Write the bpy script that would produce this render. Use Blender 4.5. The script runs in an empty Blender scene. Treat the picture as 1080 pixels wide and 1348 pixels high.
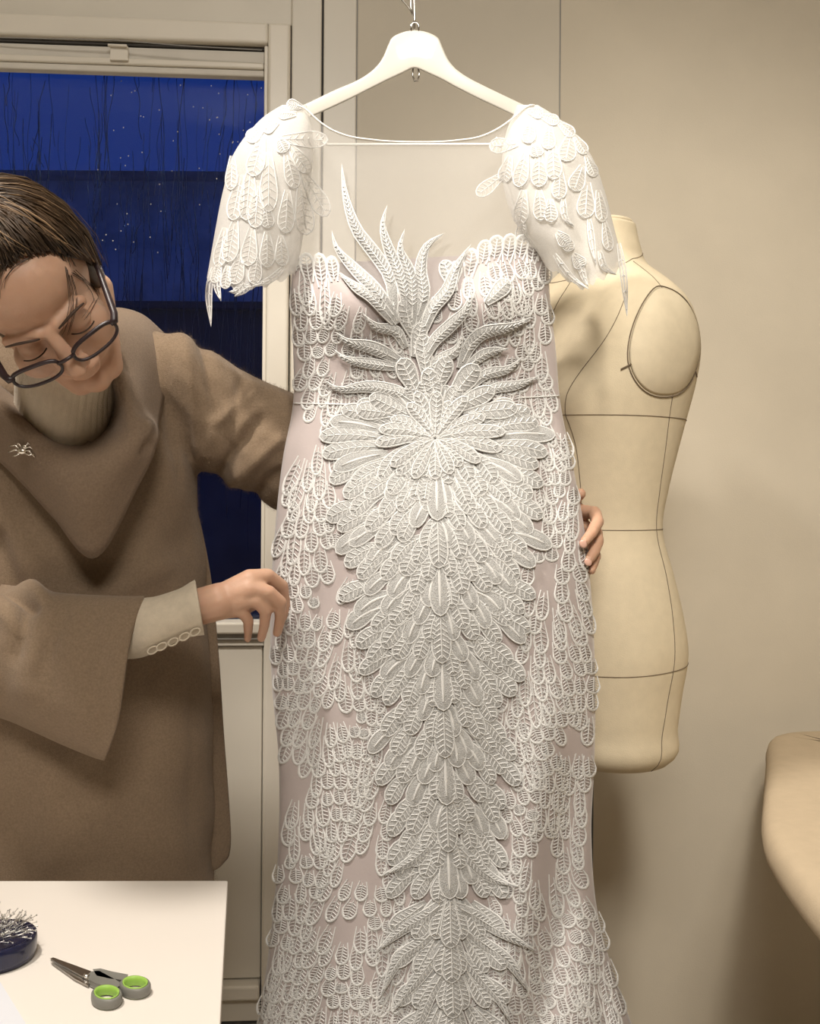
import bpy, bmesh, math, random
import numpy as np
from mathutils import Vector, Matrix

random.seed(7)
RNG = np.random.default_rng(11)
S = bpy.context.scene
COL = S.collection

# ------------------------------------------------------------------ camera
F = 1300.0                      # focal length in pixels of the 1080x1348 frame
CAMZ = 1.25
HOR = 640.0                     # horizon row
ROLL = math.radians(0.4)
cam_d = bpy.data.cameras.new('camera')
cam = bpy.data.objects.new('camera', cam_d)
COL.objects.link(cam)
cam_d.sensor_fit = 'VERTICAL'
cam_d.sensor_height = 24.0
cam_d.lens = 24.0 * F / 1348.0
cam_d.shift_y = -(674.0 - HOR) / 1348.0
cam_d.clip_start = 0.05
cam.matrix_world = Matrix.Translation((0, 0, CAMZ)) @ Matrix.Rotation(math.pi / 2, 4, 'X') @ Matrix.Rotation(ROLL, 4, 'Z')
S.camera = cam

# ------------------------------------------------------------------ world: blue dusk sky
w = bpy.data.worlds.new('dusk_sky')
S.world = w
w.use_nodes = True
bg = w.node_tree.nodes['Background']
bg.inputs[0].default_value = (0.020, 0.056, 0.24, 1)
bg.inputs[1].default_value = 0.9

# ------------------------------------------------------------------ ceiling spotlights and an added fill lamp
def area(name, loc, target, size, power, color):
    l = bpy.data.lights.new(name, 'AREA')
    l.shape = 'DISK'
    l.size = size
    l.energy = power
    l.color = color
    o = bpy.data.objects.new(name, l)
    COL.objects.link(o)
    o.location = loc
    o.rotation_euler = (Vector(target) - Vector(loc)).to_track_quat('-Z', 'Y').to_euler()
    return o

def spot(name, loc, target, cone, blend, power, color, radius):
    l = bpy.data.lights.new(name, 'SPOT')
    l.spot_size = math.radians(cone)
    l.spot_blend = blend
    l.energy = power
    l.color = color
    l.shadow_soft_size = radius
    o = bpy.data.objects.new(name, l)
    COL.objects.link(o)
    o.location = loc
    o.rotation_euler = (Vector(target) - Vector(loc)).to_track_quat('-Z', 'Y').to_euler()
    return o

SPOTS = [((-0.75, 0.70, 2.85), (-0.45, 1.20, 0.9), 84, 0.6, 152.0, (1.0, 0.925, 0.83), 0.10),
         ((0.34, 0.10, 2.75), (0.62, 1.90, 1.22), 56, 0.9, 98.0, (1.0, 0.92, 0.80), 0.12)]
for sp_ in SPOTS: spot('spot_lamp_light', *sp_)
area('fill_lamp_light', (0.05, -0.75, 2.90), (0.1, 1.0, 1.0), 0.9, 64.0, (1.0, 0.94, 0.85))  # unseen fill lamp, added to brighten the whole room

# ------------------------------------------------------------------ exposure
S.view_settings.view_transform = 'Standard'
S.view_settings.look = 'None'
S.view_settings.exposure = 0.0
S.view_settings.gamma = 1.0
S.view_settings.use_curve_mapping = False

# ================================================================== helpers
CA, SA = math.cos(ROLL), math.sin(ROLL)
def P(x, y, d):
    """photo pixel + distance along the view axis -> world (arrays or scalars)"""
    cx = (np.asarray(x, float) - 540.0) / F
    cz = -(np.asarray(y, float) - HOR) / F
    d = np.asarray(d, float)
    X = (cx * CA - cz * SA) * d
    Z = (cx * SA + cz * CA) * d
    return np.stack(np.broadcast_arrays(X, d, Z + CAMZ), axis=-1)
def V(x, y, d):
    return Vector(P(x, y, d))
def unP(v):
    X = v[:, 0] / v[:, 1]
    Z = (v[:, 2] - CAMZ) / v[:, 1]
    return 540 + F * (X * CA + Z * SA), HOR - F * (-X * SA + Z * CA)

def cr(pts, n):
    """Catmull-Rom through control points (k, dim) sampled at n points"""
    p = np.asarray(pts, float)
    k = len(p)
    q = np.vstack([2 * p[0] - p[1], p, 2 * p[-1] - p[-2]])
    u = np.linspace(0, k - 1 - 1e-9, n)
    i = u.astype(int)
    t = (u - i)[:, None]
    a, b, c, d = q[i], q[i + 1], q[i + 2], q[i + 3]
    return 0.5 * (2 * b + (c - a) * t + (2 * a - 5 * b + 4 * c - d) * t ** 2 + (-a + 3 * b - 3 * c + d) * t ** 3)

def sm_interp(y, ys, vs):
    """smooth (monotone cubic-ish) table lookup"""
    ys = np.asarray(ys, float); vs = np.asarray(vs, float)
    y = np.clip(np.asarray(y, float), ys[0], ys[-1])
    m = np.gradient(vs, ys)
    i = np.clip(np.searchsorted(ys, y, side='right') - 1, 0, len(ys) - 2)
    h = ys[i + 1] - ys[i]
    t = (y - ys[i]) / h
    return ((2 * t ** 3 - 3 * t ** 2 + 1) * vs[i] + (t ** 3 - 2 * t ** 2 + t) * h * m[i]
            + (-2 * t ** 3 + 3 * t ** 2) * vs[i + 1] + (t ** 3 - t ** 2) * h * m[i + 1])

# ---- materials
def mat(name, color, rough=0.6, metal=0.0, var=0.0, vscale=30, bump=0.0, bscale=200, spec=0.4, sheen=0.0,
        color2=None, stretch=(1, 1, 1), detail=4, subsurf=0.0, coat=0.0):
    m = bpy.data.materials.new(name)
    m.use_nodes = True
    nt = m.node_tree
    b = nt.nodes['Principled BSDF']
    b.inputs['Base Color'].default_value = (*color, 1)
    b.inputs['Roughness'].default_value = rough
    b.inputs['Metallic'].default_value = metal
    b.inputs['Specular IOR Level'].default_value = spec
    if sheen:
        b.inputs['Sheen Weight'].default_value = sheen
        b.inputs['Sheen Roughness'].default_value = 0.5
    if subsurf:
        b.inputs['Subsurface Weight'].default_value = subsurf
        b.inputs['Subsurface Radius'].default_value = (0.012, 0.005, 0.003)
        b.inputs['Subsurface Scale'].default_value = 1.0
    if coat:
        b.inputs['Coat Weight'].default_value = coat
    tc = nt.nodes.new('ShaderNodeTexCoord')
    mp = nt.nodes.new('ShaderNodeMapping')
    mp.inputs['Scale'].default_value = stretch
    nt.links.new(tc.outputs['Object'], mp.inputs['Vector'])
    if var or color2:
        n = nt.nodes.new('ShaderNodeTexNoise')
        n.inputs['Scale'].default_value = vscale
        n.inputs['Detail'].default_value = detail
        nt.links.new(mp.outputs['Vector'], n.inputs['Vector'])
        r = nt.nodes.new('ShaderNodeValToRGB')
        c1 = color
        c2 = color2 if color2 else tuple(min(1, c * (1 + var)) for c in color)
        c0 = color if color2 else tuple(c * (1 - var) for c in color)
        r.color_ramp.elements[0].position = 0.32
        r.color_ramp.elements[1].position = 0.68
        r.color_ramp.elements[0].color = (*c0, 1)
        r.color_ramp.elements[1].color = (*c2, 1)
        nt.links.new(n.outputs['Fac'], r.inputs['Fac'])
        nt.links.new(r.outputs['Color'], b.inputs['Base Color'])
    if bump:
        n2 = nt.nodes.new('ShaderNodeTexNoise')
        n2.inputs['Scale'].default_value = bscale
        n2.inputs['Detail'].default_value = 3
        nt.links.new(mp.outputs['Vector'], n2.inputs['Vector'])
        bp = nt.nodes.new('ShaderNodeBump')
        bp.inputs['Strength'].default_value = bump
        bp.inputs['Distance'].default_value = 0.002
        nt.links.new(n2.outputs['Fac'], bp.inputs['Height'])
        nt.links.new(bp.outputs['Normal'], b.inputs['Normal'])
    return m

def tulle_mat(name, color, fac, weave=900):
    m = bpy.data.materials.new(name)
    m.use_nodes = True
    nt = m.node_tree
    nt.nodes.clear()
    out = nt.nodes.new('ShaderNodeOutputMaterial')
    tr = nt.nodes.new('ShaderNodeBsdfTransparent')
    df = nt.nodes.new('ShaderNodeBsdfDiffuse'); df.inputs[0].default_value = (*color, 1)
    tl = nt.nodes.new('ShaderNodeBsdfTranslucent'); tl.inputs[0].default_value = (*color, 1)
    m1 = nt.nodes.new('ShaderNodeMixShader'); m1.inputs[0].default_value = 0.4
    nt.links.new(df.outputs[0], m1.inputs[1]); nt.links.new(tl.outputs[0], m1.inputs[2])
    m2 = nt.nodes.new('ShaderNodeMixShader')
    tc = nt.nodes.new('ShaderNodeTexCoord')
    n = nt.nodes.new('ShaderNodeTexNoise'); n.inputs['Scale'].default_value = weave
    nt.links.new(tc.outputs['Object'], n.inputs['Vector'])
    mr = nt.nodes.new('ShaderNodeMapRange')
    mr.inputs[3].default_value = fac * 0.75; mr.inputs[4].default_value = min(1, fac * 1.25)
    nt.links.new(n.outputs['Fac'], mr.inputs[0])
    nt.links.new(mr.outputs[0], m2.inputs[0])
    nt.links.new(tr.outputs[0], m2.inputs[1]); nt.links.new(m1.outputs[0], m2.inputs[2])
    nt.links.new(m2.outputs[0], out.inputs[0])
    return m

def glass_mat(name, tint, ior=1.45, refl_rough=0.0):
    m = bpy.data.materials.new(name)
    m.use_nodes = True
    nt = m.node_tree
    nt.nodes.clear()
    out = nt.nodes.new('ShaderNodeOutputMaterial')
    tr = nt.nodes.new('ShaderNodeBsdfTransparent'); tr.inputs[0].default_value = (*tint, 1)
    gl = nt.nodes.new('ShaderNodeBsdfGlossy'); gl.inputs['Roughness'].default_value = refl_rough
    fr = nt.nodes.new('ShaderNodeFresnel'); fr.inputs[0].default_value = ior
    mx = nt.nodes.new('ShaderNodeMixShader')
    nt.links.new(fr.outputs[0], mx.inputs[0]); nt.links.new(tr.outputs[0], mx.inputs[1]); nt.links.new(gl.outputs[0], mx.inputs[2])
    nt.links.new(mx.outputs[0], out.inputs[0])
    return m

M = {}
M['wall'] = mat('painted_wall', (0.66, 0.595, 0.485), 0.75, var=0.03, vscale=6, bump=0.12, bscale=420, spec=0.2)
M['wall2'] = mat('painted_panel', (0.65, 0.595, 0.50), 0.7, var=0.02, vscale=5, bump=0.08, bscale=380, spec=0.2)
M['dark'] = mat('dark_joint', (0.06, 0.055, 0.05), 0.8, var=0.1)
M['white_frame'] = mat('white_lacquer', (0.70, 0.655, 0.57), 0.35, var=0.02, vscale=8, bump=0.02, bscale=60)
M['frame_in'] = mat('white_plastic_frame', (0.76, 0.71, 0.62), 0.3, var=0.02, vscale=8)
M['grey_strip'] = mat('grey_gasket', (0.30, 0.29, 0.27), 0.5, var=0.08)
M['glass'] = glass_mat('window_glass', (0.80, 0.86, 0.95), 1.5)
M['rain'] = mat('rain_water', (0.035, 0.05, 0.11), 0.15, spec=0.6, var=0.2, vscale=40)
M['blind'] = mat('blind_fabric', (0.66, 0.62, 0.55), 0.6, var=0.03, vscale=20)
M['floor'] = mat('floor_laminate', (0.42, 0.35, 0.27), 0.45, var=0.15, vscale=5, stretch=(1, 12, 1))
M['ceiling'] = mat('ceiling_paint', (0.72, 0.69, 0.62), 0.8, var=0.02)
M['night'] = mat('night_facade', (0.66, 0.66, 0.70), 0.9, var=0.3, vscale=3)
M['ground'] = mat('night_ground', (0.10, 0.10, 0.115), 0.9, var=0.3, vscale=2)
M['lining'] = mat('nude_satin_lining', (0.50, 0.435, 0.425), 0.42, var=0.04, vscale=14, bump=0.06, bscale=260, spec=0.35, sheen=0.25)
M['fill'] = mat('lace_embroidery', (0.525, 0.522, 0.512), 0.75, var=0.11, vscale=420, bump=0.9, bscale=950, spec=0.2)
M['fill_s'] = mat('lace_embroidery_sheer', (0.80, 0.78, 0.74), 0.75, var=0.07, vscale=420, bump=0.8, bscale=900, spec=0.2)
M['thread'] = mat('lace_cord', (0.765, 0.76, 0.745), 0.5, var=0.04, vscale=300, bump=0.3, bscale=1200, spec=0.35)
M['tulle'] = tulle_mat('illusion_tulle', (0.92, 0.90, 0.87), 0.22)
M['tulle2'] = tulle_mat('sleeve_tulle', (0.90, 0.89, 0.87), 0.76)
M['binding'] = mat('satin_binding', (0.84, 0.82, 0.77), 0.4, var=0.02)
M['hanger'] = mat('white_hanger_lacquer', (0.56, 0.535, 0.48), 0.35, var=0.02, vscale=10, coat=0.2)
M['metal'] = mat('chromed_wire', (0.55, 0.53, 0.50), 0.25, metal=1.0, var=0.05)
M['wool'] = mat('boiled_wool', (0.212, 0.150, 0.098), 0.95, color2=(0.262, 0.190, 0.128), vscale=330, bump=0.7, bscale=800, spec=0.1, sheen=0.15, detail=6)
M['wool2'] = mat('boiled_wool_collar', (0.195, 0.138, 0.094), 0.95, color2=(0.24, 0.173, 0.120), vscale=330, bump=0.7, bscale=800, spec=0.1, sheen=0.12, detail=6)
M['knit'] = mat('fine_knit', (0.58, 0.50, 0.39), 0.9, var=0.05, vscale=120, bump=0.5, bscale=700, spec=0.1, sheen=0.2)
M['skin'] = mat('skin', (0.50, 0.300, 0.205), 0.5, color2=(0.56, 0.345, 0.24), vscale=18, bump=0.12, bscale=350, subsurf=0.25)
M['nail'] = mat('fingernail', (0.62, 0.38, 0.30), 0.25, var=0.03)
M['hair'] = mat('brown_hair', (0.028, 0.017, 0.010), 0.42, color2=(0.10, 0.058, 0.030), vscale=16, spec=0.5, detail=3)
M['hair_hi'] = mat('caramel_hair', (0.16, 0.095, 0.05), 0.4, color2=(0.42, 0.28, 0.16), vscale=20, spec=0.5)
M['brow'] = mat('eyebrow_hair', (0.05, 0.028, 0.018), 0.6, var=0.2)
M['specs'] = mat('dark_acetate', (0.022, 0.010, 0.012), 0.42, var=0.3, vscale=60, spec=0.6)
M['lens'] = glass_mat('spectacle_lens', (0.93, 0.92, 0.90), 1.35)
M['silver'] = mat('silver_brooch', (0.75, 0.72, 0.66), 0.25, metal=1.0, var=0.05)
M['canvas'] = mat('form_canvas', (0.70, 0.605, 0.44), 0.8, var=0.03, vscale=60, bump=0.25, bscale=700, spec=0.15)
M['seam'] = mat('seam_thread', (0.16, 0.12, 0.08), 0.8, var=0.1)
M['plate'] = mat('form_arm_plate', (0.70, 0.61, 0.45), 0.8, var=0.03, vscale=60, bump=0.25, bscale=700, spec=0.15)
M['black'] = mat('black_metal', (0.03, 0.03, 0.03), 0.4, metal=0.6, var=0.1)
M['wood'] = mat('turned_wood', (0.30, 0.18, 0.09), 0.5, var=0.2, vscale=14, stretch=(1, 1, 6))
M['board'] = mat('ironing_cover', (0.55, 0.445, 0.315), 0.85, var=0.03, vscale=40, bump=0.2, bscale=500, spec=0.15)
M['table'] = mat('white_laminate', (0.80, 0.745, 0.685), 0.45, var=0.012, vscale=4)
M['paper'] = mat('pattern_paper', (0.70, 0.71, 0.76), 0.7, var=0.02, vscale=8)
M['navy'] = mat('navy_plastic', (0.012, 0.014, 0.045), 0.18, var=0.2, spec=0.6)
M['steel'] = mat('steel', (0.72, 0.70, 0.67), 0.28, metal=1.0, var=0.05)
M['grey_pl'] = mat('grey_plastic', (0.20, 0.195, 0.175), 0.4, var=0.05)
M['green'] = mat('green_rubber', (0.33, 0.55, 0.10), 0.45, var=0.05)
M['trouser'] = mat('cream_cotton', (0.66, 0.63, 0.57), 0.85, var=0.05, bump=0.3, bscale=400)
M['shoe'] = mat('brown_leather', (0.08, 0.05, 0.03), 0.4, var=0.2)
M['lamp'] = mat('lamp_housing', (0.8, 0.8, 0.78), 0.4, var=0.02)

# ---- objects
def tag(o, label=None, cat=None, group=None, kind=None):
    if label: o['label'] = label
    if cat: o['category'] = cat
    if group: o['group'] = group
    if kind: o['kind'] = kind
    return o
def empty(name, loc=(0, 0, 0)):
    o = bpy.data.objects.new(name, None)
    o.empty_display_size = 0.05
    COL.objects.link(o)
    o.location = loc
    return o
def link(name, me, mats, parent=None, smooth=True, kind=None, label=None):
    if not isinstance(mats, (list, tuple)): mats = [mats]
    for m in mats: me.materials.append(m)
    o = bpy.data.objects.new(name, me)
    COL.objects.link(o)
    if smooth and len(me.polygons):
        me.polygons.foreach_set('use_smooth', [True] * len(me.polygons))
    if parent is not None:
        o.parent = parent
        o.matrix_parent_inverse = Matrix.Translation(-abs_loc(parent))
    if kind: o['kind'] = kind
    if label: o['label'] = label
    return o
def abs_loc(o):
    # a thing is an Empty moved without rotation; mesh parts are built in world coordinates
    return o.location.copy() if o.type == 'EMPTY' else Vector((0, 0, 0))
def mesh_from(verts, faces, mi=None):
    me = bpy.data.meshes.new('mesh')
    me.from_pydata([tuple(map(float, v)) for v in verts], [], faces)
    if mi is not None:
        me.polygons.foreach_set('material_index', mi)
    me.update()
    return me
class MB:
    """collects verts and faces of ONE part"""
    def __init__(self): self.v = []; self.f = []
    def add(self, v, f):
        n = len(self.v)
        self.v += [tuple(map(float, q)) for q in v]
        self.f += [tuple(i + n for i in q) for q in f]
        return self
    def box(self, lo, hi, M4=None):
        x0, y0, z0 = lo; x1, y1, z1 = hi
        v = [Vector(q) for q in ((x0,y0,z0),(x1,y0,z0),(x1,y1,z0),(x0,y1,z0),(x0,y0,z1),(x1,y0,z1),(x1,y1,z1),(x0,y1,z1))]
        if M4 is not None: v = [M4 @ q for q in v]
        return self.add(v, [(0,3,2,1),(4,5,6,7),(0,1,5,4),(1,2,6,5),(2,3,7,6),(3,0,4,7)])
    def tube(self, pts, r, n=8, closed=False, caps=True, flat=None):
        pts = [Vector(p) for p in pts]
        k = len(pts)
        rr = r if hasattr(r, '__len__') else [r] * k
        up = None
        rings = []
        for i, p in enumerate(pts):
            a = pts[(i - 1) % k] if (closed or i > 0) else p
            b = pts[(i + 1) % k] if (closed or i < k - 1) else p
            t = (b - a).normalized()
            if up is None:
                up = Vector((0, 0, 1)) if abs(t.z) < 0.9 else Vector((1, 0, 0))
            s = t.cross(up)
            if s.length < 1e-6: s = t.orthogonal()
            s.normalize()
            up = s.cross(t).normalized()
            rings.append([p + (s * math.cos(2 * math.pi * j / n) + up * math.sin(2 * math.pi * j / n)) * rr[i] for j in range(n)])
        v = [q for g in rings for q in g]
        f = []
        for i in range(k if closed else k - 1):
            i2 = (i + 1) % k
            for j in range(n):
                j2 = (j + 1) % n
                f.append((i * n + j, i * n + j2, i2 * n + j2, i2 * n + j))
        if caps and not closed:
            f.append(tuple(range(n))[::-1]); f.append(tuple((k - 1) * n + j for j in range(n)))
        return self.add(v, f)
    def rings(self, rings, cap=True):
        """loft closed rings (k, n, 3)"""
        rings = [list(g) for g in rings]
        n = len(rings[0]); k = len(rings)
        v = [q for g in rings for q in g]
        f = []
        for i in range(k - 1):
            for j in range(n):
                j2 = (j + 1) % n
                f.append((i * n + j, i * n + j2, (i + 1) * n + j2, (i + 1) * n + j))
        if cap:
            f.append(tuple(range(n))[::-1]); f.append(tuple((k - 1) * n + j for j in range(n)))
        return self.add(v, f)
    def grid(self, g):
        """open grid (a, b, 3)"""
        a, b = g.shape[:2]
        f = [(i * b + j, i * b + j + 1, (i + 1) * b + j + 1, (i + 1) * b + j) for i in range(a - 1) for j in range(b - 1)]
        return self.add(g.reshape(-1, 3), f)
    def capsule(self, p0, p1, r0, r1, n=14):
        p0 = Vector(p0); p1 = Vector(p1)
        ax = p1 - p0
        L = ax.length
        t = ax.normalized() if L > 1e-6 else Vector((0, 0, 1))
        s = t.orthogonal().normalized(); u = t.cross(s)
        prof = [(-math.cos(a) * r0, math.sin(a) * r0, 0) for a in (0.25, 0.6, 1.0, 1.35)] + \
               [(math.cos(a) * r1, math.sin(a) * r1, 1) for a in (1.35, 1.0, 0.6, 0.25)]
        rings = []
        for dz, rad, e in prof:
            c = (p1 if e else p0) + t * dz
            rings.append([c + (s * math.cos(2 * math.pi * j / n) + u * math.sin(2 * math.pi * j / n)) * rad for j in range(n)])
        return self.rings(rings)
    def ell(self, c, r, R3=None, n=16, m=10):
        c = Vector(c)
        rings = []
        for i in range(m):
            a = math.pi * (i + 0.5) / m
            ring = []
            for j in range(n):
                b = 2 * math.pi * j / n
                q = Vector((r[0] * math.sin(a) * math.cos(b), r[1] * math.sin(a) * math.sin(b), -r[2] * math.cos(a)))
                ring.append(c + (R3 @ q if R3 is not None else q))
            rings.append(ring)
        return self.rings(rings)
    def mesh(self):
        return mesh_from(self.v, self.f)
    def build(self, name, m, parent=None, smooth=True, bevel=0.0, kind=None, label=None, seg=2, solid=0.0, sub=0):
        o = link(name, self.mesh(), m, parent, smooth, kind, label)
        if solid:
            md = o.modifiers.new('thickness', 'SOLIDIFY'); md.thickness = solid; md.offset = 0
        if bevel:
            md = o.modifiers.new('bevel', 'BEVEL'); md.width = bevel; md.segments = seg; md.limit_method = 'ANGLE'
            md.harden_normals = False
        if sub:
            md = o.modifiers.new('sub', 'SUBSURF'); md.levels = sub; md.render_levels = sub
        return o

def remesh(mb, voxel, it=4, factor=0.5):
    """union of closed shapes as one continuous skin"""
    me = mb.mesh()
    o = bpy.data.objects.new('tmp', me)
    COL.objects.link(o)
    r = o.modifiers.new('r', 'REMESH'); r.mode = 'VOXEL'; r.voxel_size = voxel
    if it:
        s = o.modifiers.new('s', 'SMOOTH'); s.factor = factor; s.iterations = it
    dg = bpy.context.evaluated_depsgraph_get()
    out = bpy.data.meshes.new_from_object(o.evaluated_get(dg))
    bpy.data.objects.remove(o)
    return out
def get_co(me):
    a = np.empty(len(me.vertices) * 3); me.vertices.foreach_get('co', a); return a.reshape(-1, 3)
def set_co(me, a):
    me.vertices.foreach_set('co', np.ascontiguousarray(a).ravel()); me.update()
def creases(me, lst):
    """cloth folds: (x0,y0,x1,y1,width px,height m) raised (or sunk) along the normal"""
    co = get_co(me)
    nr = np.empty(len(me.vertices) * 3); me.vertices.foreach_get('normal', nr); nr = nr.reshape(-1, 3)
    x, y = unP(co)
    front = nr[:, 1] < 0.35
    off = np.zeros(len(co))
    for x0, y0, x1, y1, wd, h in lst:
        dx, dy = x1 - x0, y1 - y0
        L = math.hypot(dx, dy)
        t = ((x - x0) * dx + (y - y0) * dy) / L / L
        dist = ((x - x0) * dy - (y - y0) * dx) / L
        g = np.exp(-(dist / wd) ** 2)
        e = np.clip(np.minimum(t + 0.12, 1.12 - t) / 0.24, 0, 1)
        off += h * g * (e * e * (3 - 2 * e)) * front
    set_co(me, co + nr * off[:, None])

# ================================================================== the door wall
WB = math.radians(3.7)
WO = np.array([0.0, 2.05, 0.0])
WU = np.array([math.cos(WB), math.sin(WB), 0.0])
WN = np.array([math.sin(WB), -math.cos(WB), 0.0])
WM = Matrix(((WU[0], WN[0], 0, WO[0]), (WU[1], WN[1], 0, WO[1]), (0, 0, 1, 0), (0, 0, 0, 1)))   # (u, out, z)
def W(x, y):
    """pixel -> (u, z) on the wall plane"""
    o = P(x, y, 0.0); d = P(x, y, 1.0) - o
    t = np.dot(WO - o, WN) / np.dot(d, WN)
    p = o + d * t
    return float(np.dot(p - WO, WU)), float(p[2])
def wu(x, y=640): return W(x, y)[0]
def wz(y, x=200): return W(x, y)[1]
def wbox(mb, u0, u1, z0, z1, v0, v1): return mb.box((u0, v0, z0), (u1, v1, z1), WM)

CEIL = 2.96
uL = wu(-330)
# floor, ceiling, walls
tag(MB().box((-2.6, -3.2, -0.05), (2.3, 2.6, 0)).build('floor', M['floor'], smooth=False), kind='structure')
tag(MB().box((-2.6, -3.2, CEIL), (2.3, 2.6, CEIL + 0.05)).build('ceiling', M['ceiling'], smooth=False), kind='structure')
tag(MB().box((2.2, -3.2, 0), (2.3, 2.6, CEIL)).build('wall_right', M['wall'], smooth=False), kind='structure')
tag(MB().box((-2.6, -3.2, 0), (-2.5, 2.6, CEIL)).build('wall_left', M['wall'], smooth=False), kind='structure')
tag(MB().box((-2.6, -3.3, 0), (2.3, -3.2, CEIL)).build('wall_front', M['wall'], smooth=False), kind='structure')

u_gap = wu(421); u_grv = wu(466); u_seam = wu(737, 200)
wall = empty('wall_back', WO); tag(wall, kind='structure')
wbox(MB(), u_seam + 0.0012, 2.4, 0, CEIL, -0.12, 0).build('plaster_wall', M['wall'], wall, False)
wbox(MB(), u_grv + 0.0012, u_seam - 0.0012, 0, CEIL, -0.12, 0.0).build('wall_panel', M['wall2'], wall, False, bevel=0.002)
wbox(MB(), u_gap + 0.002, u_grv - 0.0010, 0, CEIL, -0.12, 0.004).build('cover_strip', M['white_frame'], wall, False, bevel=0.002)
wbox(MB(), -2.7, uL - 0.15, 0, CEIL, -0.12, 0).build('plaster_wall', M['wall'], wall, False)
wbox(MB(), u_gap - 0.004, u_gap + 0.004, 0, CEIL, -0.05, -0.012).build('joint', M['dark'], wall, False)
wbox(MB(), u_grv - 0.004, u_grv + 0.004, 0, CEIL, -0.05, -0.004).build('joint', M['grey_strip'], wall, False)
wbox(MB(), u_seam - 0.004, u_seam + 0.004, 0, CEIL, -0.05, -0.002).build('joint', M['grey_strip'], wall, False)

door = empty('door_1', WO); tag(door, kind='structure')
z_leaf_top = wz(30); z_glass_top = wz(58); z_glass_bot = wz(818)
u_st0 = wu(350); u_st1 = wu(379)
z_pan_top = wz(851); z_pan_bot = wz(1290); z_base = wz(1346)
# outer frame: jamb on the right, lintel on top
wbox(MB(), u_st1 + 0.002, u_gap - 0.002, 0, CEIL, -0.12, 0.006).build('door_jamb', M['white_frame'], door, False, bevel=0.003)
wbox(MB(), uL - 0.15, u_st1 + 0.002, z_leaf_top + 0.002, CEIL, -0.12, 0.006).build('door_lintel', M['white_frame'], door, False, bevel=0.003)
wbox(MB(), uL - 0.15, uL - 0.05, 0, z_leaf_top, -0.12, 0.006).build('door_jamb', M['white_frame'], door, False, bevel=0.003)
# leaf
wbox(MB(), u_st0, u_st1, z_base, z_leaf_top, -0.06, 0.022).build('stile', M['frame_in'], door, False, bevel=0.006, seg=3)
wbox(MB(), uL - 0.05, uL, z_base, z_leaf_top, -0.06, 0.022).build('stile', M['frame_in'], door, False, bevel=0.006, seg=3)
wbox(MB(), uL, u_st0, z_glass_top, z_leaf_top, -0.06, 0.022).build('top_rail', M['frame_in'], door, False, bevel=0.006, seg=3)
wbox(MB(), u_st0 - 0.008, u_st0 - 0.0005, z_glass_bot, z_glass_top, -0.05, 0.012).build('glazing_bead', M['frame_in'], door, False, bevel=0.002)
wbox(MB(), uL, u_st0 - 0.0005, z_glass_top - 0.006, z_glass_top - 0.0005, -0.045, 0.004).build('gasket', M['dark'], door, False)
wbox(MB(), uL, u_st0 - 0.0005, wz(833), z_glass_bot, -0.06, 0.024).build('mid_rail', M['frame_in'], door, False, bevel=0.004)
wbox(MB(), uL, u_st0 - 0.0005, wz(841), wz(833), -0.06, 0.016).build('gasket', M['grey_strip'], door, False, bevel=0.001)
wbox(MB(), uL, u_st0 - 0.0005, wz(850), wz(841), -0.06, 0.010).build('drip_rail', M['blind'], door, False, bevel=0.002)
wbox(MB(), uL, wu(345, 1000), z_pan_bot, z_pan_top, -0.05, 0.004).build('door_panel', M['white_frame'], door, False, bevel=0.003)
wbox(MB(), wu(345, 1000), wu(347, 1000), z_pan_bot, z_pan_top, -0.05, -0.006).build('joint', M['grey_strip'], door, False)
wbox(MB(), wu(347, 1000), u_st0 + 0.001, z_base, wz(851), -0.05, 0.018).build('panel_bead', M['frame_in'], door, False, bevel=0.004)
wbox(MB(), uL, wu(345, 1000), wz(1312), z_pan_bot - 0.003, -0.05, 0.030).build('weather_bar', M['frame_in'], door, False, bevel=0.006, seg=3)
wbox(MB(), uL, wu(345, 1000), z_base + 0.002, wz(1312), -0.05, 0.010).build('bottom_rail', M['white_frame'], door, False, bevel=0.003)
wbox(MB(), uL - 0.05, u_st1, z_base - 0.006, z_base + 0.0, -0.05, 0.005).build('joint', M['dark'], door, False)
wbox(MB(), uL - 0.15, u_gap - 0.002, 0, z_base - 0.006, -0.12, 0.012).build('threshold', M['white_frame'], door, False, bevel=0.004)
# double glazing
wbox(MB(), uL, u_st0 - 0.004, z_glass_bot, z_glass_top, -0.034, -0.030).build('pane', M['glass'], door, False)
wbox(MB(), uL, u_st0 - 0.004, z_glass_bot, z_glass_top, -0.056, -0.052).build('pane', M['glass'], door, False)

# rain on the outer pane (uncountable)
mb = MB()
for i in range(300):
    u = uL + (u_st0 - uL) * (0.30 + 0.70 * random.random())
    z0 = z_glass_top - random.random() * 0.55 * (z_glass_top - z_glass_bot)
    Ln = random.uniform(0.06, 0.42)
    n = 12
    ph = random.random() * 6; am = random.uniform(0.001, 0.004)
    pts = []
    for k in range(n):
        z = max(z0 - Ln * k / (n - 1), z_glass_bot + 0.001)
        uu = min(u + am * math.sin(ph + k * 0.9) + 0.02 * (k / n) * math.sin(ph * 3), u_st0 - 0.006)
        pts.append(WM @ Vector((uu, -0.0575, z)))
    mb.tube(pts, random.uniform(0.0004, 0.0009), n=4)
rain = mb.build('rain_streaks', M['rain'], door, kind='stuff', label='thin rain rivulets running down the glass')
mb = MB()
for i in range(60):
    u = random.uniform(wu(120), u_st0 - 0.01); z = wz(random.uniform(100, 330))
    mb.ell(WM @ Vector((u, -0.029, z)), (0.0012, 0.0008, 0.0014), n=6, m=4)
mb.build('rain_drop_glints', M['frame_in'], door, kind='stuff', label='small raindrops on the glass, light glints painted white')  # light glints on the drops, painted in the white frame colour

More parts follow.
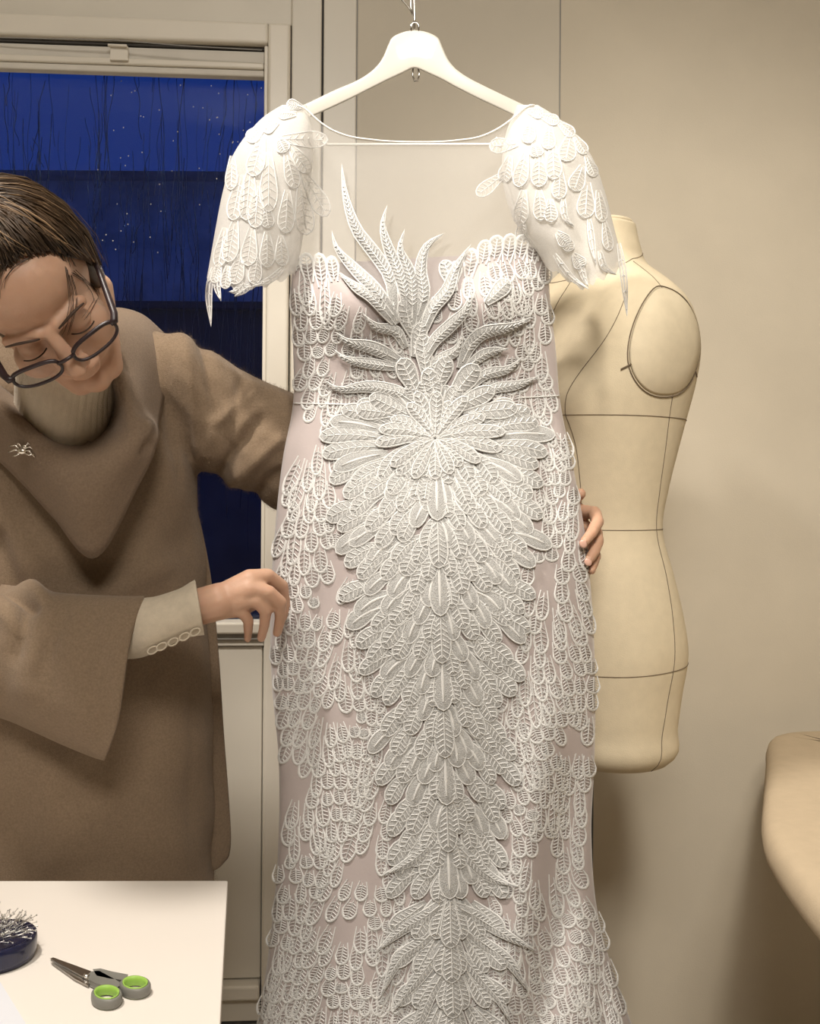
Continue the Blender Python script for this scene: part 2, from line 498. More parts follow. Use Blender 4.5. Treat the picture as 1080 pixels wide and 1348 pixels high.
# pleated blind, drawn up under the top rail
blind = empty('window_blind', tuple(WM @ Vector((wu(175), 0.0, wz(80)))))
tag(blind, 'off-white roller blind drawn up at the top of the door glass', 'blind')
zb = [wz(63), wz(79), wz(88), wz(97)]
wbox(MB(), uL + 0.002, u_st0 - 0.009, zb[1], zb[0], -0.020, 0.000).build('blind_cassette', M['blind'], blind, False, bevel=0.002)
wbox(MB(), uL + 0.002, u_st0 - 0.009, zb[2], zb[1] - 0.0005, -0.020, 0.008).build('blind_rail', M['frame_in'], blind, False, bevel=0.004, seg=3)
wbox(MB(), uL + 0.002, u_st0 - 0.009, zb[3], zb[2] - 0.0005, -0.020, 0.003).build('bottom_bar', M['blind'], blind, False, bevel=0.003)
cl = wbox(MB(), wu(143), wu(167), wz(85), wz(66), 0.0082, 0.016).build('clip', M['frame_in'], blind, False, bevel=0.002)
wbox(MB(), wu(141), wu(166), wz(69), wz(65.5), 0.016, 0.022).build('clip_tab', M['frame_in'], cl, False, bevel=0.001)
cord = cr([P(-20, 49, 1.97), P(60, 51, 1.97), P(150, 53, 1.972), P(240, 60, 1.978), P(345, 66, 1.985)], 24)
MB().tube(cord, 0.0011, 5).build('pull_cord', M['grey_strip'], blind)

# outside in the dark
tag(MB().box((-14, 2.9, -3.2), (10, 20, -3.0)).build('ground_outside', M['ground'], smooth=False), kind='structure')
hb = empty('neighbour_house', (-3, 11, -3)); tag(hb, 'dark house seen through the rainy door glass', 'building')
zr = 1.25 + (640 - 205) / F * 9.0
MB().box((-9, 9.0, -3), (1.5, 13, zr - 0.25)).build('wall', M['night'], hb, False)
mb = MB(); mb.add([(-9.3,8.7,zr-0.25),(1.8,8.7,zr-0.25),(1.8,13.3,zr-0.25),(-9.3,13.3,zr-0.25),(-9.3,11,zr+0.25),(1.8,11,zr+0.25)],
                  [(0,1,5,4),(2,3,4,5),(0,4,3),(1,2,5),(3,2,1,0)])
mb.build('roof', M['night'], hb, False)

gw = empty('added_dark_wall', (-2, 6, -3)); tag(gw, 'dark wall added outside to darken the lower door glass', 'wall')  # dark slab added so the lower part of the glass looks darker
zw = 1.25 + (640 - 400) / F * 6.0
MB().box((-6, 6.0, -3), (3, 6.2, zw - 0.05)).build('dark_wall_body', M['ground'], gw, False)
MB().box((-6, 5.95, zw - 0.05), (3, 6.25, zw)).build('dark_wall_top', M['ground'], gw, False, bevel=0.01)
# rim for the added fill lamp, then the ceiling spotlight housings
for i, (lx, ly, rr, lb) in enumerate(((0.05, -0.75, 0.46, 'wide round white fill lamp, added unseen behind the camera'),)):
    lp = empty('fill_lamp', (lx, ly, CEIL)); tag(lp, lb, 'lamp')
    rings = [[Vector((lx + r * math.cos(a), ly + r * math.sin(a), z)) for a in np.linspace(0, 2 * math.pi, 33)[:-1]]
             for r, z in ((rr, CEIL - 0.001), (rr + 0.012, CEIL - 0.02), (rr + 0.008, CEIL - 0.05), (rr - 0.005, CEIL - 0.05), (rr - 0.012, CEIL - 0.02), (rr-0.02, CEIL-0.004))]
    MB().rings(rings, cap=False).build('fill_lamp_rim', M['lamp'], lp)
for (loc_, tgt_, *_r), lb in zip(SPOTS, ('white ceiling spotlight above the cutting table', 'white ceiling spotlight aimed at the dress form')):
    sp = empty('ceiling_spotlight', (loc_[0], loc_[1], CEIL)); tag(sp, lb, 'spotlight')
    ax_ = (Vector(tgt_) - Vector(loc_)).normalized(); s1 = ax_.orthogonal().normalized(); s2 = ax_.cross(s1)
    rings = [[Vector(loc_) + ax_ * k + (s1 * math.cos(a) + s2 * math.sin(a)) * rr_ for a in np.linspace(0, 2 * math.pi, 25)[:-1]]
             for k, rr_ in ((-0.125, 0.04), (-0.12, 0.10), (-0.115, 0.125), (-0.11, 0.125))]
    MB().rings(rings).build('spot_shade', M['lamp'], sp)
    MB().tube([Vector(loc_) - ax_ * 0.12, Vector((loc_[0], loc_[1], CEIL))], 0.012, 10).build('stem', M['lamp'], sp)
# ================================================================== the dress
D0 = 1.40
DYS = [325, 345, 400, 460, 530, 600, 700, 800, 900, 1000, 1100, 1200, 1280, 1348, 1450, 1560]
DXL = [386, 385, 383, 386, 386, 373, 362, 356, 358, 367, 367, 360, 350, 340, 318, 285]
DXR = [721, 722, 725, 732, 738, 752, 770, 780, 784, 783, 779, 787, 808, 832, 868, 915]
DDF = [.052, .055, .064, .055, .048, .060, .082, .090, .085, .080, .078, .085, .095, .105, .125, .15]
HEM = 1545.0
def d_edges(y): return sm_interp(y, DYS, DXL), sm_interp(y, DYS, DXR)
def g2(x, y, cx, cy, sx, sy): return np.exp(-((x - cx) / sx) ** 2 - ((y - cy) / sy) ** 2)
def line_g(x, y, x0, y0, x1, y1, wd):
    dx, dy = x1 - x0, y1 - y0
    L = math.hypot(dx, dy)
    t = ((x - x0) * dx + (y - y0) * dy) / L / L
    ds = ((x - x0) * dy - (y - y0) * dx) / L
    e = np.clip(np.minimum(t + 0.2, 1.2 - t) / 0.4, 0, 1)
    return np.exp(-(ds / wd) ** 2) * e * e * (3 - 2 * e)
def dress_depth(x, y, back=False):
    x = np.asarray(x, float); y = np.asarray(y, float)
    xl, xr = d_edges(y)
    t = np.clip((2 * x - xl - xr) / (xr - xl), -1, 1)
    base = np.maximum(1 - np.abs(t) ** 2.4, 0) ** 0.6
    D = sm_interp(y, DYS, DDF)
    if back:
        return D0 + D * 0.85 * base
    A = np.interp(y, [330, 700, 950, 1348, 1560], [.0, .001, .004, .012, .022])
    fold = A * (np.cos((x - 575 - (y - 900) * 0.03) / 21.0) * 0.55 + np.cos((x - 540) / 47.0 + 0.6)) * (1 - t ** 4)
    d = D0 - D * base - fold
    d = d - 0.020 * g2(x, y, 470, 400, 55, 50) - 0.022 * g2(x, y, 652, 395, 55, 55)
    d = d + 0.012 * g2(x, y, 560, 400, 30, 60)
    edge = (1 - t ** 6)
    d = d + edge * (0.024 * line_g(x, y, 762, 1010, 705, 1420, 26) - 0.012 * line_g(x, y, 735, 900, 655, 1348, 30)
         + 0.012 * line_g(x, y, 440, 720, 400, 1100, 22) - 0.010 * line_g(x, y, 400, 560, 385, 900, 22)
         + 0.010 * line_g(x, y, 700, 480, 735, 700, 18) + 0.010 * line_g(x, y, 790, 1130, 800, 1420, 12))
    return d
def dress_pt(x, y, h=0.0):
    x = np.asarray(x, float); y = np.asarray(y, float); h = np.asarray(h, float)
    p = P(x, y, dress_depth(x, y))
    e = 2.0
    px = P(x + e, y, dress_depth(x + e, y)) - P(x - e, y, dress_depth(x - e, y))
    py = P(x, y + e, dress_depth(x, y + e)) - P(x, y - e, dress_depth(x, y - e))
    n = np.cross(py, px)
    n = -n / np.linalg.norm(n, axis=-1, keepdims=True)
    n = np.where(n[..., 1:2] > 0, -n, n)
    return p + n * h[..., None] if h.ndim else p + n * h

dress = empty('wedding_dress', tuple(P(560, 1500, D0)))
tag(dress, 'white lace mermaid wedding dress with sheer neckline over nude lining, hanging on the white hanger', 'dress')
SWX = [380, 386, 400, 425, 445, 470, 500, 530, 560, 585, 610, 630, 655, 690, 722, 730]
SWY = [346, 346, 344, 345, 352, 372, 392, 402, 398, 372, 348, 333, 321, 320, 326, 327]
def sweet(x): return sm_interp(x, SWX, SWY)
NC, NR = 76, 150
tt = np.sin(np.linspace(-1, 1, NC) * math.pi / 2) * 0.35 + np.linspace(-1, 1, NC) * 0.65
g = np.zeros((NR, NC, 3)); gb = np.zeros((NR, NC, 3))
for j, t in enumerate(tt):
    x0 = 554 + t * 168.5
    ytop = float(sweet(x0)) + 3
    ys = ytop + (HEM - ytop) * np.linspace(0, 1, NR)
    xl, xr = d_edges(ys)
    xs_ = (xl + xr) / 2 + t * (xr - xl) / 2
    g[:, j] = P(xs_, ys, dress_depth(xs_, ys))
    yb = (346 * (1 - t) + 327 * (1 + t)) / 2 + 3
    ys = yb + (HEM - yb) * np.linspace(0, 1, NR)
    xl, xr = d_edges(ys)
    xs_ = (xl + xr) / 2 + t * (xr - xl) / 2
    gb[:, j] = P(xs_, ys, dress_depth(xs_, ys, True))
ringg = np.concatenate([g, gb[:, ::-1][:, 1:-1]], axis=1)
ncl = ringg.shape[1]
fs = [(i * ncl + j, i * ncl + (j + 1) % ncl, (i + 1) * ncl + (j + 1) % ncl, (i + 1) * ncl + j) for i in range(NR - 1) for j in range(ncl)]
link('gown_lining', mesh_from(ringg.reshape(-1, 3), fs), M['lining'], dress)

# ---- sheer yoke
NKX = [384, 392, 402, 416, 432, 455, 490, 545, 600, 635, 658, 676, 690, 700, 712]
NKY = [140, 139, 143, 156, 168, 178, 184, 187, 185, 179, 168, 155, 143, 138, 142]
def neck(x): return sm_interp(x, NKX, NKY)
def yoke_depth(x, y, back):
    k = np.clip((y - 140) / 200.0, 0, 1)
    t = np.clip((x - 552) / 172.0, -1, 1)
    b = np.maximum(1 - np.abs(t) ** 2.6, 0) ** 0.6
    if back: return D0 + 0.006 + (0.012 + 0.035 * k) * b
    kk = k * k * (3 - 2 * k)
    return D0 - 0.010 - (0.012 + 0.010 * k) * b * (1 - kk) - (D0 - 0.008 - dress_depth(x, np.maximum(y, 345))) * kk
NXg = 60
xs_ = np.linspace(386, 710, NXg)
gy = np.zeros((26, NXg, 3))
for j, x in enumerate(xs_):
    y = np.linspace(float(neck(x)), float(sweet(x)) + 8, 26)
    gy[:, j] = P(x + (y - 140) * 0.055 * (x - 545) / 160 * (0.5 if x < 545 else 1), y, yoke_depth(x, y, False))
MB().grid(gy).build('sheer_yoke', M['tulle'], dress, label='sheer white tulle yoke')
gy = np.zeros((20, NXg, 3))
def backtop(x): return np.where((x > 428) & (x < 648), 190.0, 190 - 48 * np.clip(np.maximum(428 - x, x - 648) / 36.0, 0, 1))
for j, x in enumerate(xs_):
    y = np.linspace(float(backtop(x)), 348, 20)
    gy[:, j] = P(x, y, yoke_depth(x, y, True))
MB().grid(gy).build('back_yoke', M['tulle'], dress, label='sheer back panel of tulle')
xs_ = np.linspace(392, 704, 60)
ny = neck(xs_)
MB().tube(P(xs_, ny, yoke_depth(xs_, ny, False) - 0.001), 0.0013, 6).build('neckline_binding', M['binding'], dress)
xs_ = np.linspace(420, 655, 40)
by = backtop(xs_)
MB().tube(P(xs_, by, yoke_depth(xs_, by, True) - 0.001), 0.0019, 6).build('neckline_binding', M['binding'], dress)
MB().tube(dress_pt(np.linspace(388, 470, 20), np.linspace(531, 533, 20), 0.0012), 0.0012, 6).build('waist_seam', M['thread'], dress)
MB().tube(dress_pt(np.linspace(680, 736, 16), np.linspace(524, 521, 16), 0.0012), 0.0012, 6).build('waist_seam', M['thread'], dress)

# ---- sleeves
class Sleeve:
    def __init__(s, ys, xl, xr, dc, hd): s.ys, s.xl, s.xr, s.dc, s.hd = ys, xl, xr, dc, hd
    def depth(s, x, y, sign=-1):
        a = sm_interp(y, s.ys, s.xl); b = sm_interp(y, s.ys, s.xr)
        t = np.clip((2 * x - a - b) / (b - a), -1, 1)
        wob = 0.004 * np.cos(x / 9.0) * (1 - t ** 4) * np.clip((np.asarray(y) - 200) / 120, 0, 1)
        return sm_interp(y, s.ys, s.dc) + sign * (sm_interp(y, s.ys, s.hd) * np.maximum(1 - t ** 2, 0) ** 0.5 + wob)
    def pt(s, x, y, h=0.0):
        x = np.asarray(x, float); y = np.asarray(y, float)
        p = P(x, y, s.depth(x, y) - np.asarray(h, float))
        return p
    def build(s, bot, name, label):
        nr, ncx = 36, 40
        th = np.linspace(0, 2 * math.pi, 2 * ncx + 1)[:-1]
        G = np.zeros((nr, 2 * ncx, 3))
        for i in range(nr):
            k = i / (nr - 1)
            for j, a in enumerate(th):
                t = -math.cos(a)
                sg = -1 if math.sin(a) >= 0 else 1
                y1 = float(np.interp(t, [-1, -0.3, 0.4, 1], bot)) - (8 if sg > 0 else 0) + 3.5 * math.sin(t * 19)
                y = s.ys[0] + (y1 - s.ys[0]) * k
                a_, b_ = float(sm_interp(y, s.ys, s.xl)), float(sm_interp(y, s.ys, s.xr))
                x = (a_ + b_) / 2 + t * (b_ - a_) / 2
                G[i, j] = P(x, y, s.depth(x, y, sg))
        n2 = 2 * ncx
        f = [(i * n2 + j, i * n2 + (j + 1) % n2, (i + 1) * n2 + (j + 1) % n2, (i + 1) * n2 + j) for i in range(nr - 1) for j in range(n2)]
        return link(name, mesh_from(G.reshape(-1, 3), f), M['tulle2'], dress, label=label)
SLL = Sleeve([138, 150, 170, 200, 250, 300, 340, 390], [372, 352, 331, 309, 294, 284, 277, 268], [404, 407, 411, 413, 408, 401, 394, 380],
             [1.40, 1.40, 1.395, 1.39, 1.39, 1.39, 1.39, 1.39], [.014, .022, .040, .058, .068, .072, .074, .075])
SLR = Sleeve([138, 150, 170, 200, 250, 300, 340, 395], [680, 676, 668, 662, 664, 682, 712, 738], [708, 728, 752, 776, 796, 809, 819, 828],
             [1.40, 1.40, 1.395, 1.39, 1.39, 1.39, 1.39, 1.39], [.014, .022, .040, .058, .068, .070, .066, .055])
sl_l = SLL.build([366, 382, 376, 362], 'cap_sleeve', 'bright white lace cap sleeve beside the window')
sl_r = SLR.build([350, 380, 366, 352], 'cap_sleeve', 'sheer lace cap sleeve beside the dress form')

# ---- lace pieces, wrapped on a surface
TS = np.array([0.0, 0.14, 0.30, 0.46, 0.62, 0.76, 0.87, 0.95, 1.0])
def prof_tear(t):
    a = 0.30 + 0.70 * np.clip(t / 0.66, 0, 1) ** 0.9
    b = np.sqrt(np.maximum(1 - (np.clip((t - 0.66) / 0.34, 0, 1)) ** 2, 0))
    return a * b
def prof_scale(t):
    a = 0.52 + 0.48 * np.clip(t / 0.6, 0, 1)
    b = np.sqrt(np.maximum(1 - (np.clip((t - 0.55) / 0.45, 0, 1)) ** 2, 0))
    return a * b
def prof_plume(t):
    return np.maximum(np.sin(np.clip(t * 0.96 + 0.16, 0, 1.12) / 1.12 * math.pi), 0) ** 0.75 * np.where(t > 0.5, 1, 1) * (1 - t ** 5 * 0.9)
def lace(surf, axis, wd, prof, cord=1.15, tipcord=None, fill=True, veins=6, h0=0.0006, h1=0.003, dome=0.0022, n=9, vein_w=0.9, closed_tip=True):
    """geometry of one embroidered piece: axis = control points (px), wd = half width px"""
    T = TS if n == 9 else np.linspace(0, 1, n)
    A = cr(axis, 41) if len(axis) > 2 else np.linspace(axis[0], axis[1], 41)
    seg = np.linalg.norm(np.diff(A, axis=0), axis=1)
    s = np.concatenate([[0], np.cumsum(seg)]); s /= s[-1]
    ax = lambda t: np.stack([np.interp(t, s, A[:, 0]), np.interp(t, s, A[:, 1])], -1)
    def nrm(t):
        e = 0.02
        d = ax(np.clip(t + e, 0, 1)) - ax(np.clip(t - e, 0, 1))
        d /= np.linalg.norm(d, axis=-1, keepdims=True) + 1e-9
        return np.stack([-d[:, 1], d[:, 0]], -1)
    C = ax(T); N = nrm(T); wv = (wd * prof(T))[:, None]
    H = h0 + (h1 - h0) * T
    Lf = C + N * wv; Rt = C - N * wv
    vx, vy, vh, faces, mi = [], [], [], [], []
    def push(p, h):
        i0 = len(vx)
        vx.extend(p[:, 0]); vy.extend(p[:, 1]); vh.extend(h)
        return i0
    k = len(T)
    if fill:
        a = push(Lf, H); 
        m1 = push((Lf * 0.5 + C * 0.5), H + dome * 0.8 * np.sin(np.clip(T * 1.0, 0, 1) * math.pi) ** 0.5)
        b = push(C, H + dome * 0.55 * np.sin(T * math.pi) ** 0.5)
        m2 = push((Rt * 0.5 + C * 0.5), H + dome * 0.8 * np.sin(T * math.pi) ** 0.5)
        c = push(Rt, H)
        for i in range(k - 1):
            for q, r_ in ((a, m1), (m1, b), (b, m2), (m2, c)):
                faces.append((q + i, q + i + 1, r_ + i + 1, r_ + i)); mi.append(0)
    # cord around the outline
    line = np.vstack([Lf[:-1], C[-1:], Rt[:-1][::-1]]) if closed_tip else np.vstack([Lf, Rt[::-1]])
    hl = np.concatenate([H[:-1], H[-1:], H[:-1][::-1]])
    tl = np.concatenate([T[:-1], T[-1:], T[:-1][::-1]])
    rr = cord + ((tipcord - cord) * np.clip((tl - 0.35) / 0.6, 0, 1) ** 1.2 if tipcord else 0 * tl)
    tg = np.gradient(line, axis=0); tg /= np.linalg.norm(tg, axis=1, keepdims=True) + 1e-9
    nn = np.stack([-tg[:, 1], tg[:, 0]], -1)
    px2m = D0 / F
    a = push(line + nn * rr[:, None], hl - 0.0004); b = push(line, hl + rr * px2m * (1.1 if fill else 0.7)); c = push(line - nn * rr[:, None], hl - 0.0004)
    for i in range(len(line) - 1):
        faces.append((a + i, a + i + 1, b + i + 1, b + i)); mi.append(1)
        faces.append((b + i, b + i + 1, c + i + 1, c + i)); mi.append(1)
    if fill and not veins:
        # satin-stitched petal: one broad raised bar down the middle
        tc_ = np.linspace(0.15, 0.84, 6)
        cc = ax(tc_); nc = nrm(tc_); hc = h0 + (h1 - h0) * tc_ + dome * 0.5
        rw = wd * 0.17 * np.sin(np.linspace(0.25, math.pi - 0.35, 6))[:, None]
        a = push(cc + nc * rw, hc); b = push(cc, hc + .0016); c = push(cc - nc * rw, hc)
        for i in range(5):
            faces.append((a + i, a + i + 1, b + i + 1, b + i)); mi.append(1)
            faces.append((b + i, b + i + 1, c + i + 1, c + i)); mi.append(1)
    # herringbone stitches
    if veins:
        tv = np.linspace(0.22, 0.86, veins)
        cv = ax(tv); nv = nrm(tv)
        dv = np.stack([nv[:, 1], -nv[:, 0]], -1)
        wv2 = wd * prof(np.clip(tv + 0.06, 0, 1))
        hv = h0 + (h1 - h0) * tv + (dome * 0.75 if fill else 0.0)
        L = np.linalg.norm(A[-1] - A[0])
        for sgn in (1, -1):
            for i in range(veins):
                p0 = cv[i] + sgn * nv[i] * wd * 0.10
                p1 = cv[i] + sgn * nv[i] * wv2[i] * 0.78 + dv[i] * min(L * 0.07, wd * 0.55)
                d = p1 - p0; d = d / (np.linalg.norm(d) + 1e-9)
                q = np.array([-d[1], d[0]]) * vein_w
                a = push(np.array([p0 + q, p0, p0 - q, p1 + q * .6, p1, p1 - q * .6]), [hv[i], hv[i] + .0012, hv[i], hv[i] - .0003, hv[i] + .0009, hv[i] - .0003])
                faces.append((a, a + 3, a + 4, a + 1)); mi.append(1)
                faces.append((a + 1, a + 4, a + 5, a + 2)); mi.append(1)
        tc_ = np.linspace(0.08, 0.9, 5)
        cc = ax(tc_); nc = nrm(tc_); hc = h0 + (h1 - h0) * tc_ + (dome * 0.55 if fill else 0)
        a = push(cc + nc * vein_w, hc); b = push(cc, hc + .0013); c = push(cc - nc * vein_w, hc)
        for i in range(4):
            faces.append((a + i, a + i + 1, b + i + 1, b + i)); mi.append(1)
            faces.append((b + i, b + i + 1, c + i + 1, c + i)); mi.append(1)
    v = surf(np.array(vx), np.array(vy), np.array(vh))
    return v, faces, mi
def lace_obj(name, geo, mats, parent):
    v, f, mi = geo
    return link(name, mesh_from(v, f, mi), mats, parent)
def tip_of(b, ang, L):
    a = math.radians(ang)
    return (b[0] + math.sin(a) * L, b[1] + math.cos(a) * L)

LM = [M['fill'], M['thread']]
def spine(y): return 573 + (y - 580) * 0.03
EY = [470, 520, 560, 600, 650, 700, 750, 800, 850, 900, 930, 960, 1000, 1050, 1090, 1130, 1170, 1200, 1260, 1348, 1450, 1545]
EW = [30, 95, 138, 152, 146, 148, 134, 128, 118, 124, 92, 80, 96, 100, 76, 92, 84, 60, 50, 46, 60, 70]
def env(y): return float(np.interp(y, EY, EW))
central = []            # (axis, halfwidth, h0, h1, veins)
# cascade of feather petals, bottom rows first
ri = 0
y = 634.0
while y < 1196:
    E = env(y)
    sx = 31.0
    k0 = 0 if ri % 2 else 0.5
    for side in (-1, 1):
        k = k0
        while k * sx <= E + 4:
            if k == 0: k += 1; continue
            dx = k * sx * random.uniform(0.94, 1.06)
            q = min(dx / 150.0, 1.0)
            ang = side * (10 + 64 * q ** 0.8 + random.uniform(-8, 8))
            L = 50 + 16 * q + random.uniform(-6, 6)
            t = (spine(y) + side * dx, y + random.uniform(-6, 6) + 6 * q)
            a_ = math.radians(ang)
            b = (t[0] - math.sin(a_) * L, t[1] - math.cos(a_) * L)
            mid = ((b[0] + t[0]) / 2 + side * 3, (b[1] + t[1]) / 2 - 5)
            central.append(([b, mid, t], random.uniform(10.4, 12.6), .0006, .0040 - .0008 * q + random.uniform(0, .0008), 0 if random.random() < 0.30 else 7))
            k += 1
    y += 21.0
    ri += 1
for y in np.arange(640, 1200, 62):
    central.append(([(spine(y) - 1, y - 30), (spine(y + 40), y + 46)], 12.8, .0018, .0056, 8 if int(y) % 4 else 0))
# rosette
C0 = (573, 578)
for k in range(26):
    a = k * 360 / 26.0 + 7 + random.uniform(-3, 3)
    sx = 1.35 if abs(math.cos(math.radians(a))) < 0.8 else 1.0
    r0, L = 52, 62 + random.uniform(-5, 8)
    up = math.cos(math.radians(a)) < -0.25
    if up: L *= 0.8
    dx, dy = math.sin(math.radians(a)) * sx, math.cos(math.radians(a)) * (0.78 if not up else 0.72)
    b = (C0[0] + dx * r0, C0[1] + dy * r0); t = (C0[0] + dx * (r0 + L), C0[1] + dy * (r0 + L))
    central.append(([b, ((b[0] + t[0]) / 2, (b[1] + t[1]) / 2 - 4), t], 11, .001, .0040 + .001 * (k % 2), 0 if k % 3 == 0 else 7))
for k in range(18):
    a = k * 360 / 18.0 + (random.uniform(-6, 6) if k else 0)
    L = (66 if abs(math.cos(math.radians(a))) > 0.3 else 88) + random.uniform(-16, 8)
    b = tip_of(C0, a, 1); t = tip_of(C0, a, L)
    t = (t[0], C0[1] + (t[1] - C0[1]) * 0.92)
    central.append(([b, ((b[0]+t[0])/2, (b[1]+t[1])/2 - 5*abs(math.sin(math.radians(a)))), t], 8.8, .002 + .0012 * (k % 2), .0056 + .0014 * (k % 2), 7))
# upright petals above the rosette
for b, t, hw in (((566, 470), (572, 525), 12), ((548, 450), (527, 396), 12), ((562, 500), (556, 440), 12), ((572, 520), (590, 470), 12),
                 ((590, 530), (628, 480), 14), ((552, 525), (528, 472), 13), ((585, 545), (650, 512), 12), ((540, 548), (488, 522), 13),
                 ((520, 545), (470, 540), 12), ((610, 545), (680, 538), 12), ((575, 545), (563, 485), 12), ((545, 470), (555, 425), 11),
                 ((640, 400), (668, 372), 10), ((600, 385), (585, 345), 10), ((556, 430), (580, 392), 9), ((530, 420), (500, 396), 9)):
    central.append(([b, t], hw, .003, .006, 6))
# skirt end of the motif
for y in np.arange(1190, 1520, 46):
    E = env(y)
    for side in (-1, 1):
        for k in range(3):
            ang = side * (10 + 20 * k + random.uniform(-5, 5))
            b = (spine(y) + side * (4 + 13 * k), y - 12 + 5 * k)
            central.append(([b, tip_of(b, ang, 58)], 11.5, .001, .0055, 7))
    central.append(([(spine(y), y - 10), (spine(y), y + 56)], 12.5, .003, .007, 8))
plumes = [
    [(520, 420), (514, 367), (492, 332), (469, 301), (455, 258), (450, 215)],
    [(536, 425), (535, 394), (527, 363), (512, 328), (504, 297), (510, 270)],
    [(543, 430), (543, 400), (543, 375), (537, 352), (527, 328), (533, 302)],
    [(547, 425), (558, 387), (554, 355), (562, 324), (585, 307)],
    [(525, 425), (496, 383), (469, 356), (444, 328), (437, 304)],
    [(556, 440), (570, 406), (589, 383), (601, 352), (620, 322)],
    [(560, 472), (572, 449), (593, 429), (615, 406), (621, 376)],
    [(566, 484), (582, 472), (602, 460), (610, 436)],
    [(606, 485), (617, 457), (636, 437), (671, 429), (699, 417)],
    [(616, 482), (640, 464), (668, 458)],
    [(622, 508), (640, 492), (667, 486), (684, 471)],
    [(630, 524), (652, 511), (679, 507), (708, 495)],
    [(520, 425), (492, 392), (469, 378), (445, 358)],
    [(534, 458), (520, 435), (496, 429), (479, 413)],
    [(528, 476), (492, 457), (461, 449), (445, 436)],
    [(526, 484), (488, 478), (457, 472), (443, 460)],
    [(554, 540), (531, 519), (488, 509), (449, 513), (429, 500)],
    # lower skirt
    [(585, 1185), (560, 1205), (530, 1222), (494, 1252)],
    [(580, 1215), (555, 1240), (525, 1262), (500, 1312)],
    [(583, 1240), (560, 1275), (540, 1300), (518, 1330)],
    [(588, 1270), (565, 1310), (552, 1345), (528, 1372)],
    [(595, 1190), (625, 1205), (660, 1225), (702, 1250)],
    [(600, 1215), (635, 1240), (668, 1262), (692, 1302)],
    [(602, 1250), (630, 1285), (655, 1310), (672, 1345)],
    [(575, 1100), (545, 1130), (505, 1150)], [(600, 1110), (640, 1150), (680, 1165)],
]
for pl in plumes:
    L = sum(math.dist(pl[i], pl[i + 1]) for i in range(len(pl) - 1))
    lace_obj('lace_plume', lace(dress_pt if min(p[1] for p in pl) > 400 else (lambda x, y, h: P(x, y, np.where(y > sweet(x), dress_depth(x, y), yoke_depth(x, y, False)) - 0.003 - h)),
                                pl, 8.2 if L > 90 else 6.5, prof_plume, cord=1.0, fill=True, veins=max(6, int(L / 8)), h0=.003, h1=.006, dome=.003, n=15, vein_w=0.8), LM, dress)
central.sort(key=lambda c: (c[0][0][1] > 1345, -c[3]))
rv, rf, rm = [], [], []
for i, (axp, hw, h0, h1, ve) in enumerate(central):
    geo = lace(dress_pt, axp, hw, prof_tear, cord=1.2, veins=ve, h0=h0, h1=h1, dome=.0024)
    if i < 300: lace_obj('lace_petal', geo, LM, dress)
    else:
        n = len(rv)
        rv.extend(geo[0]); rf.extend(tuple(a + n for a in q) for q in geo[1]); rm.extend(geo[2])
if rv: link('lace_petals', mesh_from(rv, rf, rm), LM, dress, kind='stuff')
n_central = len(central)

# ---- flat scale lace over the rest of the dress
VOIDS = [(404, 590, 18, 42), (455, 748, 22, 26), (437, 795, 20, 22), (446, 945, 22, 20), (706, 712, 14, 26), (716, 772, 15, 16), (391, 1035, 24, 32),
         (476, 1141, 24, 22), (457, 1226, 26, 18), (756, 985, 22, 26), (718, 1138, 22, 34), (665, 1202, 18, 18), (496, 416, 12, 9), (446, 486, 14, 12),
         (671, 455, 26, 9), (671, 540, 18, 10), (500, 1280, 18, 14), (680, 800, 12, 10), (640, 450, 10, 14), (440, 640, 10, 14), (370, 1130, 5, 20)]
scales = []
y = 352.0
row = 0
while y < HEM - 8:
    xl, xr = (float(q) for q in d_edges(y))
    st = 17.5 + 3.0 * math.sin(y / 57.0)
    x = xl + 5 + (st / 2 if row % 2 else 0)
    while x < xr - 3:
        xx = x + random.uniform(-2.5, 2.5); yy = y + random.uniform(-4, 4)
        ok = yy > float(sweet(xx)) + 26
        if yy > 470 and abs(xx - spine(yy)) < env(yy + 12) - 20: ok = False
        if 395 < yy <= 470 and abs(xx - 555) < 18: ok = False
        for vx_, vy_, rx, ry in VOIDS:
            if ((xx - vx_) / rx) ** 2 + ((yy + 8 - vy_) / ry) ** 2 < 1: ok = False; break
        if ok:
            nz = math.sin(xx * 0.047 + yy * 0.021) + math.sin(yy * 0.053 - xx * 0.03)
            L = 31 + 7 * nz + random.uniform(-3, 6)
            if random.random() < 0.10: L *= 1.5
            fan = (xx - (xl + xr) / 2) / (xr - xl) * (18 if yy < 1150 else 40)
            ang = fan + 13 * math.sin(xx * 0.05 + yy * 0.017) + random.uniform(-7, 7)
            b = (xx, yy - L * 0.4)
            t = tip_of(b, ang, L)
            e0, e1 = (float(q) for q in d_edges(t[1]))
            if e0 + 2 < t[0] < e1 - 2 and t[1] < HEM:
                scales.append(([b, t], 8.0 + random.uniform(-1.2, 1.6)))
        x += st
    y += 21.0
    row += 1
SM = [M['fill_s'], M['thread']]
order = sorted(range(len(scales)), key=lambda i: (scales[i][0][1][1] > 1348, -math.dist(*scales[i][0]) * scales[i][1]))
rv, rf, rm = [], [], []
for c, i in enumerate(order):
    axp, hw = scales[i]
    geo = lace(dress_pt, axp, hw, prof_scale, cord=0.8, tipcord=1.9, fill=False, veins=6, h0=.0005, h1=.0012, vein_w=0.7)
    if c < 300:
        lace_obj('lace_scale', geo, SM, dress)
    else:
        n = len(rv)
        rv.extend(geo[0]); rf.extend(tuple(a + n for a in q) for q in geo[1]); rm.extend(geo[2])
link('lace_scales', mesh_from(rv, rf, rm), SM, dress, kind='stuff')
